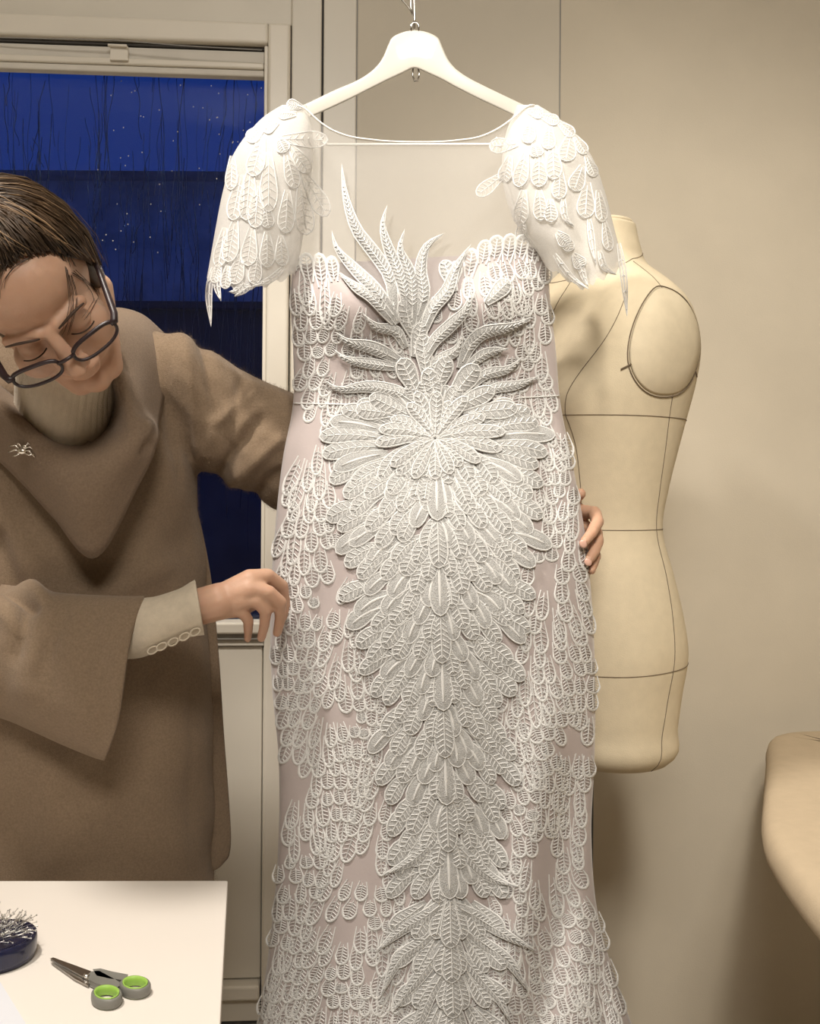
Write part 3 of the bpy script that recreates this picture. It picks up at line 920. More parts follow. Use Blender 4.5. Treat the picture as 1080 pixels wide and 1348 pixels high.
# scalloped edge of the bodice
for x, hw, L in ((404, 9, 52), (388, 9, 30), (421, 9, 60), (437, 8, 44), (602, 8, 40), (622, 9, 50), (640, 9, 42), (655, 10, 46), (672, 9, 50), (688, 9, 44), (704, 9, 48), (717, 7, 40)):
    yt = float(sweet(x)) - 9
    lace_obj('lace_scallop', lace(dress_pt, [(x + (4 if x < 500 else -5), yt + L * 0.72), (x, yt)], hw, prof_scale, cord=1.2, tipcord=2.3, fill=False, veins=6, h0=.001, h1=.003), SM, dress)

# ---- sleeve lace
M['sheer_fill'] = tulle_mat('sheer_lace_net', (0.93, 0.91, 0.88), 0.42)
LS = [M['sheer_fill'], M['thread']]
sl_pet_l = [((366,183),(432,184),11),((382,192),(407,227),10),((377,200),(389,248),10),((399,228),(431,284),12),((396,244),(404,309),12.5),((379,250),(376,307),11),
            ((354,200),(354,279),12),((366,180),(376,200),9),((330,222),(324,290),12),((349,268),(354,300),9),((346,180),(332,232),12),((340,245),(336,300),11),
            ((318,230),(306,290),11),((310,290),(300,345),11),((332,300),(326,350),11),((296,300),(287,352),9),((352,305),(352,352),10),((318,335),(308,374),10),
            ((340,335),(334,374),9),((390,150),(366,148),8),((398,141),(378,136),7),((366,160),(346,170),9),((348,165),(326,185),9),((370,310),(372,350),9),((306,205),(304,250),8),((290,345),(281,372),7),((300,350),(296,380),7)]
sl_pet_r = [((682,189),(645,193),10),((666,228),(628,257),9),((704,188),(708,206),9),((693,200),(682,246),10),((710,203),(710,246),11),((710,250),(713,290),10),
            ((752,176),(745,212),12),((768,218),(756,251),11),((774,240),(771,287),12),((728,190),(730,236),11),((738,225),(736,262),10),((690,250),(684,296),10),
            ((672,205),(662,240),9),((695,146),(715,150),7),((712,152),(736,160),7),((735,160),(756,178),7),((756,178),(772,202),7),((772,205),(784,232),7),
            ((725,262),(726,292),9),((700,160),(694,188),9),((724,166),(722,196),9),((788,250),(794,292),8),((796,290),(803,330),7),((733,306),(748,322),9),((688,290),(686,318),8),((755,335),(768,352),9),((742,310),(752,330),8)]
for lst, sl, par in ((sl_pet_l, SLL, sl_l), (sl_pet_r, SLR, sl_r)):
    for i, (b, t, hw) in enumerate(lst):
        lace_obj('lace_petal', lace(sl.pt, [b, t], hw, prof_tear, cord=0.95, veins=6, h0=.001 + .00005 * i, h1=.003 + .00005 * i, dome=.001, vein_w=0.7), LS, par)
for pl, sl, par in (([(281, 352), (275, 385), (278, 430)], SLL, sl_l), ([(287, 360), (286, 378), (291, 396)], SLL, sl_l), ([(322, 372), (311, 383), (302, 384)], SLL, sl_l),
                    ([(330, 376), (318, 384), (309, 390)], SLL, sl_l), ([(374, 352), (356, 368), (330, 378)], SLL, sl_l),
                    ([(815, 320), (821, 360), (826, 417)], SLR, sl_r), ([(742, 262), (744, 285), (756, 298)], SLR, sl_r), ([(776, 288), (780, 320), (785, 348)], SLR, sl_r),
                    ([(730, 335), (752, 365), (776, 381)], SLR, sl_r), ([(762, 340), (768, 362), (775, 378)], SLR, sl_r), ([(790, 330), (796, 352), (812, 362)], SLR, sl_r)):
    def spt(x, y, h, sl=sl):
        return P(x, y, sl.depth(np.clip(x, sm_interp(y, sl.ys, sl.xl) + 4, sm_interp(y, sl.ys, sl.xr) - 4), np.minimum(y, 370)) - 0.002 - h)
    lace_obj('lace_tendril', lace(spt, pl, 4.0, prof_plume, cord=0.8, veins=4, h0=.001, h1=.002, dome=.002, n=11), LS, par)
print('central', n_central, 'scales', len(scales))

# ================================================================== hanger
hg = empty('clothes_hanger', tuple(P(546, 190, D0)))
tag(hg, 'white wooden clothes hanger carrying the lace dress', 'hanger')
top = [(374, 150), (400, 138), (440, 119), (470, 106), (490, 93), (503, 78), (511, 60), (517, 49), (532, 42), (546, 40), (561, 42), (576, 49), (582, 60), (590, 78), (602, 92), (620, 104), (650, 119), (690, 138), (716, 150)]
bot = [(374, 170), (400, 158), (430, 145), (460, 131), (490, 116), (510, 106), (525, 99), (537, 93), (541, 91), (546, 90), (551, 91), (556, 93), (567, 98), (582, 105), (602, 116), (632, 131), (662, 145), (692, 159), (716, 170)]
tp = cr(top, 60); bt = cr(bot, 60)
def dd_(x): return D0 - 0.012 + 0.00000075 * (x - 546) ** 2     # shoulders curve backwards
v = []; f = []
for i in range(60):
    for (q, o) in ((tp[i], -0.0065), (tp[i], 0.0065), (bt[i], 0.0065), (bt[i], -0.0065)):
        v.append(P(q[0], q[1], dd_(q[0]) + o))
for i in range(59):
    for j in range(4):
        f.append((i * 4 + j, i * 4 + (j + 1) % 4, (i + 1) * 4 + (j + 1) % 4, (i + 1) * 4 + j))
f += [(3, 2, 1, 0), (236, 237, 238, 239)]
MB().add(v, f).build('hanger_body', M['hanger'], hg, bevel=0.003, seg=3)
hk = [P(546, 41, dd_(546)), P(546, 25, dd_(546)), P(545.5, 5, dd_(546)), P(545, -22, dd_(546))]
cx_, cz_ = 545, -48
arc = [P(cx_ + 24 * math.sin(a) , cz_ + 24 * math.cos(a), dd_(546)) for a in np.linspace(0.25, math.pi * 1.45, 18)]
MB().tube(np.vstack([hk, arc]), 0.0018, 8).build('hanger_hook', M['metal'], hg)
MB().tube(np.vstack([P(544, 90, dd_(546)), P(543.5, 99, dd_(546)), P(546, 107, dd_(546)), P(550, 107, dd_(546)), P(552, 99, dd_(546)), P(551, 90, dd_(546))]), 0.0013, 6).build('trouser_loop', M['metal'], hg)
MB().tube([P(542, 42, dd_(546) - .004), P(541.5, 34, dd_(546) - .004), P(544, 30, dd_(546) - .004), P(549, 30, dd_(546) - .004), P(551.5, 34, dd_(546) - .004), P(551, 42, dd_(546) - .004)], 0.0016, 6).build('hook_collar', M['metal'], hg)
sw = empty('suspension_wire', tuple(V(545, -70, D0)))
tag(sw, 'thin looped steel wire holding up the hanger hook', 'wire')
MB().tube([P(545, 22, 1.379), P(540, 12, 1.382), P(528, -2, 1.384), P(516, -40, 1.387), P(525, -90, 1.388), (0.005, 1.388, CEIL - 0.0)], 0.0012, 6).build('wire_strand', M['metal'], sw)
MB().tube([P(545, 22, 1.379), P(541, 10, 1.379), P(541, -20, 1.379), P(533, -90, 1.384), (0.005, 1.388, CEIL)], 0.0012, 6).build('wire_strand', M['metal'], sw)
# ================================================================== dress form (tailor's dummy)
FX, FY = float(P(774, 700, 1.66)[0]), 1.66
YAW = math.radians(54)
fdir = np.array([-math.sin(YAW), -math.cos(YAW), 0])     # front of the form
ldir = np.array([math.cos(YAW), -math.sin(YAW), 0])      # its left side, towards the camera's right
KZ = F / FY
def fz(y): return CAMZ - (y - HOR) / KZ
FZ =  [fz(985), fz(978), fz(940), fz(900), fz(850), fz(800), fz(750), fz(692), fz(640), fz(600), fz(553), fz(500), fz(460), fz(425), fz(400), fz(380), fz(362), fz(346), fz(320), fz(294)]
FW =  [.148, .158, .163, .166, .172, .165, .152, .132, .136, .143, .152, .168, .176, .172, .158, .132, .100, .072, .062, .058]
FFR = [.10, .11, .115, .118, .12, .12, .112, .098, .105, .115, .125, .118, .105, .088, .074, .062, .054, .050, .054, .056]
FBK = [.088, .098, .105, .118, .132, .122, .105, .092, .110, .128, .150, .162, .162, .152, .138, .118, .100, .080, .058, .052]
FCY = [0, 0, 0, 0, 0, 0, 0, 0, 0, 0, 0, 0, 0, 0, -.004, -.012, -.020, -.026, -.030, -.026]
def form_pt(th, z, off=0.0):
    """th: 0 = its left side, 90 deg = front"""
    th = np.asarray(th, float); z = np.asarray(z, float)
    zs = FZ
    wv = sm_interp(z, zs, FW); fr = sm_interp(z, zs, FFR); bk = sm_interp(z, zs, FBK); cy = sm_interp(z, zs, FCY)
    c, s = np.cos(th), np.sin(th)
    e = 0.86
    lx = np.sign(c) * np.abs(c) ** e * (wv + off)
    ly = np.sign(s) * np.abs(s) ** e * (np.where(s > 0, fr, bk) + off)
    bz = fz(520)
    bust = (np.exp(-((lx - 0.085) / 0.058) ** 2) + np.exp(-((lx + 0.085) / 0.058) ** 2)) * np.exp(-((z - bz) / np.where(z > bz, 0.085, 0.055)) ** 2) * 0.048
    ly = ly + np.where(s > 0, bust * s ** 2, 0)
    blade = np.exp(-((np.abs(lx) - 0.08) / 0.06) ** 2) * np.exp(-((z - fz(450)) / 0.07) ** 2) * 0.012
    ly = ly - np.where(s < 0, blade, 0)
    ly = ly + cy
    out = np.array([FX, FY, 0.0]) + lx[..., None] * ldir + ly[..., None] * fdir
    out[..., 2] = z
    return out
form = empty('dress_form', (FX, FY, 0.0))
tag(form, 'cream canvas tailor dress form standing behind the lace dress', 'dress form')
th = np.linspace(0, 2 * math.pi, 97)[:-1]
zz = np.concatenate([np.linspace(fz(985), fz(400), 70), np.linspace(fz(398), fz(294), 34)])
rg = [form_pt(th, np.full_like(th, z)) for z in zz]
MB().rings(rg, cap=True).build('torso', M['canvas'], form)
# neck cap: stepped turned-wood disc
nc_ = form_pt(th, np.full_like(th, fz(294))).mean(axis=0)
rings = []
for r, dz in ((.056, 0.0), (.054, .006), (.030, .007), (.030, .011), (.016, .012), (.016, .02), (.004, .026)):
    rings.append([nc_ + np.array([r * math.cos(a), r * math.sin(a), dz + 0.0005]) for a in th[::3]])
MB().rings(rings).build('neck_cap', M['canvas'], form)
def seam(pts, r=0.00058): return MB().tube(pts, r, 5).build('seam_line', M['seam'], form)
def ring_seam(y, a0, a1, tilt=0.0):
    t = np.linspace(math.radians(a0), math.radians(a1), 80)
    seam(form_pt(t, fz(y) + tilt * np.sin(t), 0.0004))
ring_seam(553, -170, 190, 0.0); ring_seam(692, -170, 190); ring_seam(863, -170, 190, -0.006); ring_seam(346, -150, 210, -0.030)
def long_seam(th0, th1, y0, y1, bulge=0.0):
    k = np.linspace(0, 1, 70)
    seam(form_pt(np.radians(th0 + (th1 - th0) * k + bulge * np.sin(k * math.pi)), fz(y0) + (fz(y1) - fz(y0)) * k, 0.0004))
long_seam(6, 4, 352, 985, -14)
long_seam(90, 90, 372, 985)
long_seam(40, 62, 395, 553); long_seam(62, 55, 553, 985)
long_seam(-45, -60, 400, 985); long_seam(-90, -90, 350, 985)
# armhole plate: recessed oval on the left side
ac = form_pt(np.array([0.0]), np.array([fz(462)]))[0]
def plate_pt(a, k, off):
    """point on the left flank inside an oval"""
    zl = fz(462) + math.sin(a) * 0.087 * k
    thv = 0.05 + math.cos(a) * 0.56 * k
    return form_pt(np.array([thv]), np.array([zl]), off)[0]
aa = np.linspace(0, 2 * math.pi, 49)[:-1]
seam([plate_pt(a, 1.0, 0.0010) for a in np.append(aa, aa[0])], 0.0010)
rings = [[plate_pt(a, k, o) for a in aa] for k, o in ((0.97, 0.0003), (0.93, 0.0026), (0.6, 0.0034), (0.2, 0.0036))]
MB().rings(rings).build('arm_plate', M['plate'], form)
for s_ in (0, math.pi):
    a0 = plate_pt(s_ - 0.5 if s_ == 0 else s_ + 0.5, 0.95, 0.002); a1 = plate_pt(s_ - 0.5 if s_ == 0 else s_ + 0.5, 1.15, 0.002)
    MB().tube([a0, a1], 0.0012, 5).build('notch_mark', M['seam'], form)
MB().tube([(FX, FY, fz(985) + 0.01), (FX, FY, 0.10)], 0.013, 12).build('pole', M['black'], form)
mbb = MB()
mbb.rings([[Vector((FX + r * math.cos(a), FY + r * math.sin(a), z)) for a in th[::3]] for r, z in ((.15, 0.0), (.155, .008), (.15, .018), (.04, .03), (.03, .06), (.02, .11))])
mbb.build('base', M['black'], form)

# ================================================================== ironing board
ib_z = CAMZ - 0.49
out2d = [(.745, 1.995), (.80, 2.02), (.95, 2.03), (1.02, 1.98), (1.03, 1.80), (1.03, 1.4), (1.02, 1.0), (.97, .86), (.80, .83), (.60, .85), (.515, .92), (.492, 1.05), (.490, 1.18), (.505, 1.35), (.530, 1.47), (.60, 1.66), (.665, 1.83), (.71, 1.95)]
oc = np.array(out2d); oc = np.vstack([oc, oc[:1]])
ol = cr(np.vstack([oc[-2], oc, oc[1]]), 160)[8:-8]
ol = ol[:-1]
cen = ol.mean(axis=0)
ib = empty('ironing_board', (float(cen[0]), float(cen[1]), 0)); tag(ib, 'ironing board with padded beige cover by the right wall', 'ironing board')
def inset(k): 
    tg = np.roll(ol, -1, 0) - np.roll(ol, 1, 0); tg /= np.linalg.norm(tg, axis=1, keepdims=True)
    nn = np.stack([tg[:, 1], -tg[:, 0]], -1)
    if np.mean(np.sum(nn * (ol - cen), axis=1)) < 0: nn = -nn
    return ol - nn * k
rings = []
for k, z in ((.030, -.052), (.010, -.052), (.0, -.045), (-.002, -.030), (.002, -.014), (.010, -.005), (.022, -.001), (.04, 0.0), (.10, .001)):
    q = inset(k); rings.append([Vector((a, b, ib_z + z)) for a, b in q])
MB().rings(rings).build('padded_cover', M['board'], ib)
for x0, x1 in ((.62, .95), (.95, .62)):
    mb = MB(); off = 0.0 if x0 < x1 else 0.03
    mb.tube([(0.70 + off, 1.80 if x0 < x1 else 1.0, ib_z - .052), (0.70 + off, 1.0 if x0 < x1 else 1.80, 0.012)], .011, 8)
    mb.tube([(0.88 - off, 1.80 if x0 < x1 else 1.0, ib_z - .052), (0.88 - off, 1.0 if x0 < x1 else 1.80, 0.012)], .011, 8)
    yb_ = 1.0 if x0 < x1 else 1.80
    mb.tube([(0.62, yb_, .012), (0.97, yb_, .012)], .011, 8)
    mb.build('leg_frame', M['steel'], ib)

# ================================================================== cutting table and what lies on it
TZ = CAMZ - 0.52
def onT(x, y, h=0.0):
    """pixel -> point on the table top plane (+h)"""
    o = P(x, y, 0.0); d = P(x, y, 1.0) - o
    t = (TZ + h - o[2]) / d[2]
    return o + d * t
cA = onT(300, 1159); cB = onT(290, 1348)
e1 = (cB - cA) / np.linalg.norm(cB - cA)
cB = cA + e1 * 0.78
e2 = np.array([-1.0, -0.02, 0])
corners = [cA, cB, cB + e2 * 1.35, cA + e2 * 1.35]
tb = empty('cutting_table', tuple((cA + cB) / 2 * np.array([1, 1, 0]))); tag(tb, 'white-topped cutting table in front of the person in the tan tunic', 'table')
v = [tuple(c) for c in corners] + [(c[0], c[1], TZ - 0.018) for c in corners]
MB().add(v, [(3, 2, 1, 0), (4, 5, 6, 7), (0, 1, 5, 4), (1, 2, 6, 5), (2, 3, 7, 6), (3, 0, 4, 7)]).build('table_top', M['table'], tb, False, bevel=0.0015)
tcn = np.mean(corners, axis=0)
for c in corners:
    p = c + (tcn - c) * 0.10
    MB().tube([(p[0], p[1], TZ - 0.018), (p[0], p[1], 0.0)], 0.02, 12).build('leg', M['white_frame'], tb)
# sheet of pattern paper on the near left of the table
pp = [onT(-6, 1283, .0006), onT(40, 1358, .0006), onT(120, 1500, .0006), onT(-160, 1560, .0006), onT(-200, 1290, .0006)]
mb = MB(); n = len(pp)
mb.add([tuple(q) for q in pp] + [(q[0], q[1], q[2] + 0.0006) for q in pp], [tuple(range(n)), tuple(range(n, 2 * n))[::-1]] + [(i, (i + 1) % n, n + (i + 1) % n, n + i) for i in range(n)])
tag(mb.build('pattern_paper', M['paper'], smooth=False), 'pale grey-blue sheet of paper at the near corner of the white table', 'paper')

# scissors
sc = empty('scissors', tuple(onT(130, 1290))); tag(sc, 'small scissors with grey handles and green finger rings on the table', 'scissors')
def tpoly(pts, h0, h1, name, m, par=sc, bevel=0.0008):
    a = [onT(x, y, h0) for x, y in pts]; n = len(a)
    b = [(q[0], q[1], TZ + h1) for q in a]
    return MB().add([tuple(q) for q in a] + b, [tuple(range(n)), tuple(range(n, 2 * n))[::-1]] + [(i, (i + 1) % n, n + (i + 1) % n, n + i) for i in range(n)]).build(name, m, par, False, bevel=bevel)
tpoly([(67, 1264), (70, 1263), (100, 1274), (130, 1285), (128, 1294), (112, 1288), (90, 1276)], .004, .0058, 'blade', M['steel'])
tpoly([(69, 1269), (72, 1269), (95, 1279), (121, 1294), (116, 1299), (100, 1291)], .0015, .0035, 'blade', M['steel'])
pv = onT(114, 1284, .006)
MB().rings([[pv + np.array([r * math.cos(a), r * math.sin(a), z]) for a in th[::6]] for r, z in ((.0035, -.001), (.0035, .001), (.002, .0018))]).build('pivot_screw', M['steel'], sc)
def ring_grip(cx, cy, rx, ry, arm):
    c = onT(cx, cy, .007)
    # real-size oval on the table plane: measured from the photo
    ex = (onT(cx + rx, cy, .007) - c); ey = (onT(cx, cy + ry, .007) - c)
    def loop(k, z, n=36): return [c + ex * k * math.cos(a) + ey * k * math.sin(a) + np.array([0, 0, z]) for a in np.linspace(0, 2 * math.pi, n + 1)[:-1]]
    rg = [loop(.80, -.0060), loop(1.0, -.0060), loop(1.05, -.002), loop(1.03, .002), loop(.96, .0038), loop(.86, .0038), loop(.80, .0028), loop(.80, -.0060)]
    h = MB().rings(rg, cap=False)
    a = [onT(x, y, .0015) for x, y in arm]; n = len(a)
    h.add([tuple(q) for q in a] + [(q[0], q[1], TZ + .0078) for q in a], [tuple(range(n)), tuple(range(n, 2 * n))[::-1]] + [(i, (i + 1) % n, n + (i + 1) % n, n + i) for i in range(n)])
    ho = h.build('handle', M['grey_pl'], sc, True, bevel=0.002, seg=3)
    rg = [loop(.80, -.0055), loop(.73, -.005), loop(.71, .001), loop(.76, .0044), loop(.84, .0047), loop(.80, .002), loop(.80, -.0055)]
    MB().rings(rg, cap=False).build('finger_ring', M['green'], ho)
ring_grip(178, 1298, 20, 10.0, [(123, 1284), (132, 1283), (147, 1287), (168, 1291), (166, 1298), (146, 1296), (128, 1292)])
ring_grip(140.5, 1311, 20, 11.0, [(120, 1287), (130, 1286), (150, 1297), (160, 1303), (152, 1309), (128, 1303), (117, 1297)])

# pin dish with its heap of pins
dcx = onT(-6, 1262)
pdish = empty('pin_dish', tuple(dcx)); tag(pdish, 'round navy blue magnetic pin dish at the left edge of the table', 'dish')
rings = [[dcx + np.array([r * math.cos(a), r * math.sin(a), z]) for a in th[::2]] for r, z in
         ((.036, .0005), (.041, .002), (.0425, .008), (.0430, .018), (.0425, .024), (.041, .0255), (.037, .0245), (.034, .021), (.02, .018), (.004, .017))]
MB().rings(rings).build('dish_body', M['navy'], pdish)
pm = MB()
pm.tube([(0, 0, -0.014), (0, 0, 0.013)], [0.0001, 0.00035], 5)
pm.ell((0, 0, 0.0135), (0.0010, 0.0010, 0.0008), n=6, m=4)
pin_me = pm.mesh(); pin_me.materials.append(M['steel'])
pin_me.polygons.foreach_set('use_smooth', [True] * len(pin_me.polygons))
for i in range(190):
    o = bpy.data.objects.new('dressmaking_pin', pin_me)
    COL.objects.link(o)
    a = random.random() * 6.283; r = 0.033 * math.sqrt(random.random())
    steep = random.random() < 0.05
    el = math.radians(random.uniform(45, 80) if steep else random.uniform(2, 26))
    az = a + random.uniform(-0.9, 0.9)
    d = Vector((math.cos(az) * math.cos(el), math.sin(az) * math.cos(el), math.sin(el)))
    o.rotation_euler = d.to_track_quat('Z', 'Y').to_euler()
    o.location = Vector(dcx) + Vector((r * math.cos(a), r * math.sin(a), 0.025 + random.uniform(0, 0.010) * (1 - r / 0.04) + 0.012 * math.sin(el)))
    tag(o, 'thin steel dressmaking pin heaped in the navy dish', 'pin', 'pins heaped in the navy dish')
# ================================================================== the woman
wo = empty('person', tuple(P(70, 640, 1.47) * np.array([1, 1, 0])))
tag(wo, 'person in dark-framed glasses and tan wool tunic, bending to hold the lace dress', 'person')

# head frame: pitched forward and tilted
HC = V(50, 385, 1.17)
pitch, tilt = math.radians(60), math.radians(27)
R3 = (Matrix.Rotation(-tilt, 3, 'Y') @ Matrix.Rotation(pitch, 3, 'X') @ Matrix.Rotation(math.radians(4), 3, 'Z'))
def H(x, y, z): return HC + R3 @ Vector((x, y, z))
HS = 1.0
b = MB()
def hell(c, r): b.ell(H(*c), r, R3, 20, 14)
def hcap(p, q, r0, r1): b.capsule(H(*p), H(*q), r0, r1)
hell((0, .015, .030), (.073, .092, .086))
hell((0, -.038, .052), (.060, .048, .048))
hell((0, -.028, -.030), (.058, .060, .076))
for s_ in (-1, 1):
    hcap((s_ * .054, .012, -.050), (s_ * .020, -.062, -.098), .022, .018)
    hell((s_ * .038, -.060, -.030), (.025, .025, .028))
    hell((s_ * .031, -.072, .001), (.0150, .0145, .0135))
    hell((s_ * .0105, -.099, -.033), (.0085, .010, .0075))
    hell((s_ * .066, .020, -.004), (.007, .014, .022))
    hcap((s_ * .012, -.083, .020), (s_ * .046, -.070, .020), .0085, .008)
hell((0, -.070, -.098), (.020, .018, .018))
hcap((0, -.084, .018), (0, -.108, -.026), .0075, .0115)
hell((0, -.112, -.030), (.0105, .009, .009))
hell((0, -.083, -.056), (.024, .012, .007)); hell((0, -.081, -.067), (.020, .012, .0075))
# neck, trunk
b.capsule(H(0, .025, -.06), V(82, 560, 1.37), .050, .056)
b.capsule(V(80, 580, 1.41), V(72, 860, 1.48), .090, .085)
b.capsule(V(72, 880, 1.48), V(70, 1040, 1.50), .095, .105)
b.capsule(V(80, 570, 1.42), V(235, 520, 1.43), .04, .04)
b.capsule(V(80, 570, 1.42), V(-95, 560, 1.41), .04, .04)
# her left arm, passing behind the dress
b.capsule(V(245, 525, 1.43), V(470, 630, 1.555), .040, .038)
b.capsule(V(470, 630, 1.555), V(700, 695, 1.500), .040, .027)
# her right arm
b.capsule(V(-100, 565, 1.41), V(-45, 850, 1.355), .040, .038)
b.capsule(V(-45, 880, 1.355), V(262, 799, 1.290), .034, .0250)
# right hand (gripping the left edge of the skirt)
def chain(pts, rs):
    for i in range(len(pts) - 1): b.capsule(V(*pts[i]), V(*pts[i + 1]), rs[i], rs[i + 1], 12)
b.capsule(V(258, 800, 1.290), V(288, 792, 1.288), .0250, .0255)
for (mx, my, md), r in (((330, 765, 1.293), .0165), ((328, 776, 1.286), .0160), ((320, 789, 1.286), .0150), ((311, 800, 1.291), .0135)):
    b.capsule(V(274, 797, 1.290), V(mx, my, md), .0205, r)
chain([(329, 761, 1.292), (352, 758, 1.302), (371, 772, 1.322), (375, 796, 1.336), (372, 812, 1.340)], [.0125, .0105, .0098, .0082, .0072])     # index
chain([(331, 774, 1.284), (354, 780, 1.286), (369, 793, 1.295), (369, 816, 1.312), (365, 833, 1.325)], [.0126, .0100, .0092, .0078, .0066])   # middle
chain([(322, 788, 1.283), (338, 791, 1.284), (350, 804, 1.290), (348, 824, 1.302), (344, 840, 1.312)], [.0120, .0098, .0086, .0072, .0062])   # ring
chain([(312, 800, 1.288), (320, 806, 1.289), (327, 817, 1.297), (327, 831, 1.308), (326, 841, 1.318)], [.0108, .0086, .0076, .0064, .0055])   # little
chain([(285, 800, 1.308), (318, 800, 1.325), (346, 788, 1.336), (364, 776, 1.350)], [.0150, .0125, .0100, .0080])                               # thumb, inside
# left hand (fingers round the right edge)
b.capsule(V(690, 693, 1.502), V(735, 697, 1.492), .0255, .0255)
for q in ((764, 674, 1.470), (766, 692, 1.472), (766, 710, 1.474), (762, 726, 1.478)):
    b.capsule(V(728, 698, 1.492), V(*q), .0200, .0130)
chain([(764, 673, 1.468), (783, 675, 1.440), (787, 687, 1.410), (779, 702, 1.388), (770, 713, 1.377)], [.0115, .0102, .0098, .0085, .0072])
chain([(768, 693, 1.470), (785, 701, 1.440), (787, 713, 1.412), (782, 727, 1.394), (776, 737, 1.384)], [.0115, .0102, .0096, .0085, .0070])
chain([(768, 711, 1.472), (780, 722, 1.442), (784, 732, 1.416), (781, 743, 1.402), (779, 751, 1.394)], [.0110, .0098, .0090, .0078, .0064])
chain([(763, 727, 1.476), (772, 737, 1.452), (776, 745, 1.430), (775, 752, 1.416)], [.0100, .0088, .0078, .0062])
chain([(735, 680, 1.486), (752, 660, 1.470), (764, 650, 1.450)], [.0150, .0120, .0090])
body_me = remesh(b, 0.0026, 5, 0.5)
from mathutils.bvhtree import BVHTree
bvh = BVHTree.FromPolygons([v.co.copy() for v in body_me.vertices], [tuple(p.vertices) for p in body_me.polygons])
link('body', body_me, M['skin'], wo)
# fingernails of the left hand
for c, r in (((768, 716, 1.3695), (.0052, .0016, .0062)), ((774.5, 740, 1.3765), (.005, .0016, .006))):
    MB().ell(V(*c), r, Matrix.Rotation(math.radians(-35), 3, 'Y'), 12, 8).build('fingernail', M['nail'], wo)
# eyelashes and brows
for s_ in (-1, 1):
    pts = [H(s_ * (.031 + .015 * math.cos(a)), -.0862 + .005 * math.cos(a) ** 2, -.0050 - .0022 * math.sin(a)) for a in np.linspace(0, math.pi, 12)]
    MB().tube(pts, .0009, 6).build('eyelashes', M['brow'], wo)
    pts = [H(s_ * x, -.0915 + (x - .012) ** 2 * 8.0, .020 + .006 * math.sin((x - .012) / .038 * 2.4)) for x in np.linspace(.012, .050, 12)]
    MB().tube(pts, [.0008 + .0010 * math.sin((i + 1) / 13 * math.pi) for i in range(12)], 6).build('eyebrow', M['brow'], wo)

# ---- hair
hair_c = Vector((0, .016, .030)); hair_r = (.079, .098, .093)
def scalp(az, el, k=1.0):
    """az: 0 = forehead, + = her left; el: 0..90 up"""
    return Vector((hair_c.x + hair_r[0] * k * math.cos(el) * math.sin(az), hair_c.y - hair_r[1] * k * math.cos(el) * math.cos(az), hair_c.z + hair_r[2] * k * math.sin(el)))
def hairline(az):
    a = abs(math.degrees((az + math.pi) % (2 * math.pi) - math.pi))
    return math.radians(float(np.interp(a, [0, 25, 45, 62, 80, 100, 130, 180], [47, 44, 32, 4, -24, -38, -46, -48])))
naz, nel = 64, 22
G = np.zeros((nel, naz, 3))
for j in range(naz):
    az = -math.pi + 2 * math.pi * j / naz
    e0 = hairline(az)
    for i in range(nel):
        e = e0 + (math.pi / 2 - 0.02 - e0) * i / (nel - 1)
        k = 1.0 + 0.025 * math.sin(az * 9 + i * 0.5) * min(1, i / 4) + 0.04 * min(1, i / 5) - 0.02 * (i == 0)
        q = scalp(az, e, k)
        G[i, j] = H(q.x, q.y, q.z)
MB().rings([list(g_) for g_ in G], cap=False).add([tuple(G[-1, j]) for j in range(naz)], [tuple(range(naz))]).build('hair', M['hair'], wo)
def strand(mb, az0, az1, k0, r, jit):
    e0 = hairline(az0) + random.uniform(-.03, .05)
    pts = []
    for i in range(11):
        u = i / 10
        # from the hairline over the crown to the knot at the back
        p0 = scalp(az0, e0); p3 = Vector((0.0, .118, .015))
        az = az0 + (az1 - az0) * u
        e = e0 + (math.radians(78) - e0) * math.sin(u * math.pi * 0.62) ** 0.9
        q = scalp(az, min(e, math.radians(84)), k0 + 0.05 * math.sin(u * math.pi) + jit * math.sin(u * 7 + az0 * 5))
        q = q.lerp(p3, max(0, (u - 0.62) / 0.38) ** 1.5)
        pts.append(H(q.x, q.y, q.z))
    mb.tube(pts, [r * (0.7 + 0.5 * math.sin(math.pi * i / 10)) for i in range(11)], 4)
mbd, mbh = MB(), MB()
for i in range(620):
    az0 = random.uniform(-1.9, 1.9)
    az1 = az0 + (random.uniform(0.3, 1.3) if az0 > -0.35 else -random.uniform(0.3, 1.3))
    hi = random.random() < (0.62 if -0.9 < az0 < 0.05 else 0.06)
    strand(mbh if hi else mbd, az0, az1, random.uniform(1.02, 1.10), random.uniform(.0007, .0016), random.uniform(-.028, .028))
for i in range(90):     # flyaways
    az0 = random.uniform(-1.8, 1.8)
    strand(mbd if random.random() < .6 else mbh, az0, az0 + random.uniform(-1.2, 1.2), random.uniform(1.08, 1.20), random.uniform(.0002, .0005), random.uniform(-.06, .06))
for i in range(120):    # soft short hairs along the hairline
    az0 = random.uniform(-1.1, 1.0); e0 = hairline(az0)
    q0 = scalp(az0, e0 + .06, 1.03); q1 = scalp(az0 + random.uniform(-.12, .12), e0 - random.uniform(.02, .14), 1.0); q2 = (q0 + q1) / 2 + Vector((0, -.003, .002))
    mbd.tube([H(*q0), H(*q2), H(*q1)], [.0006, .0005, .0002], 4)
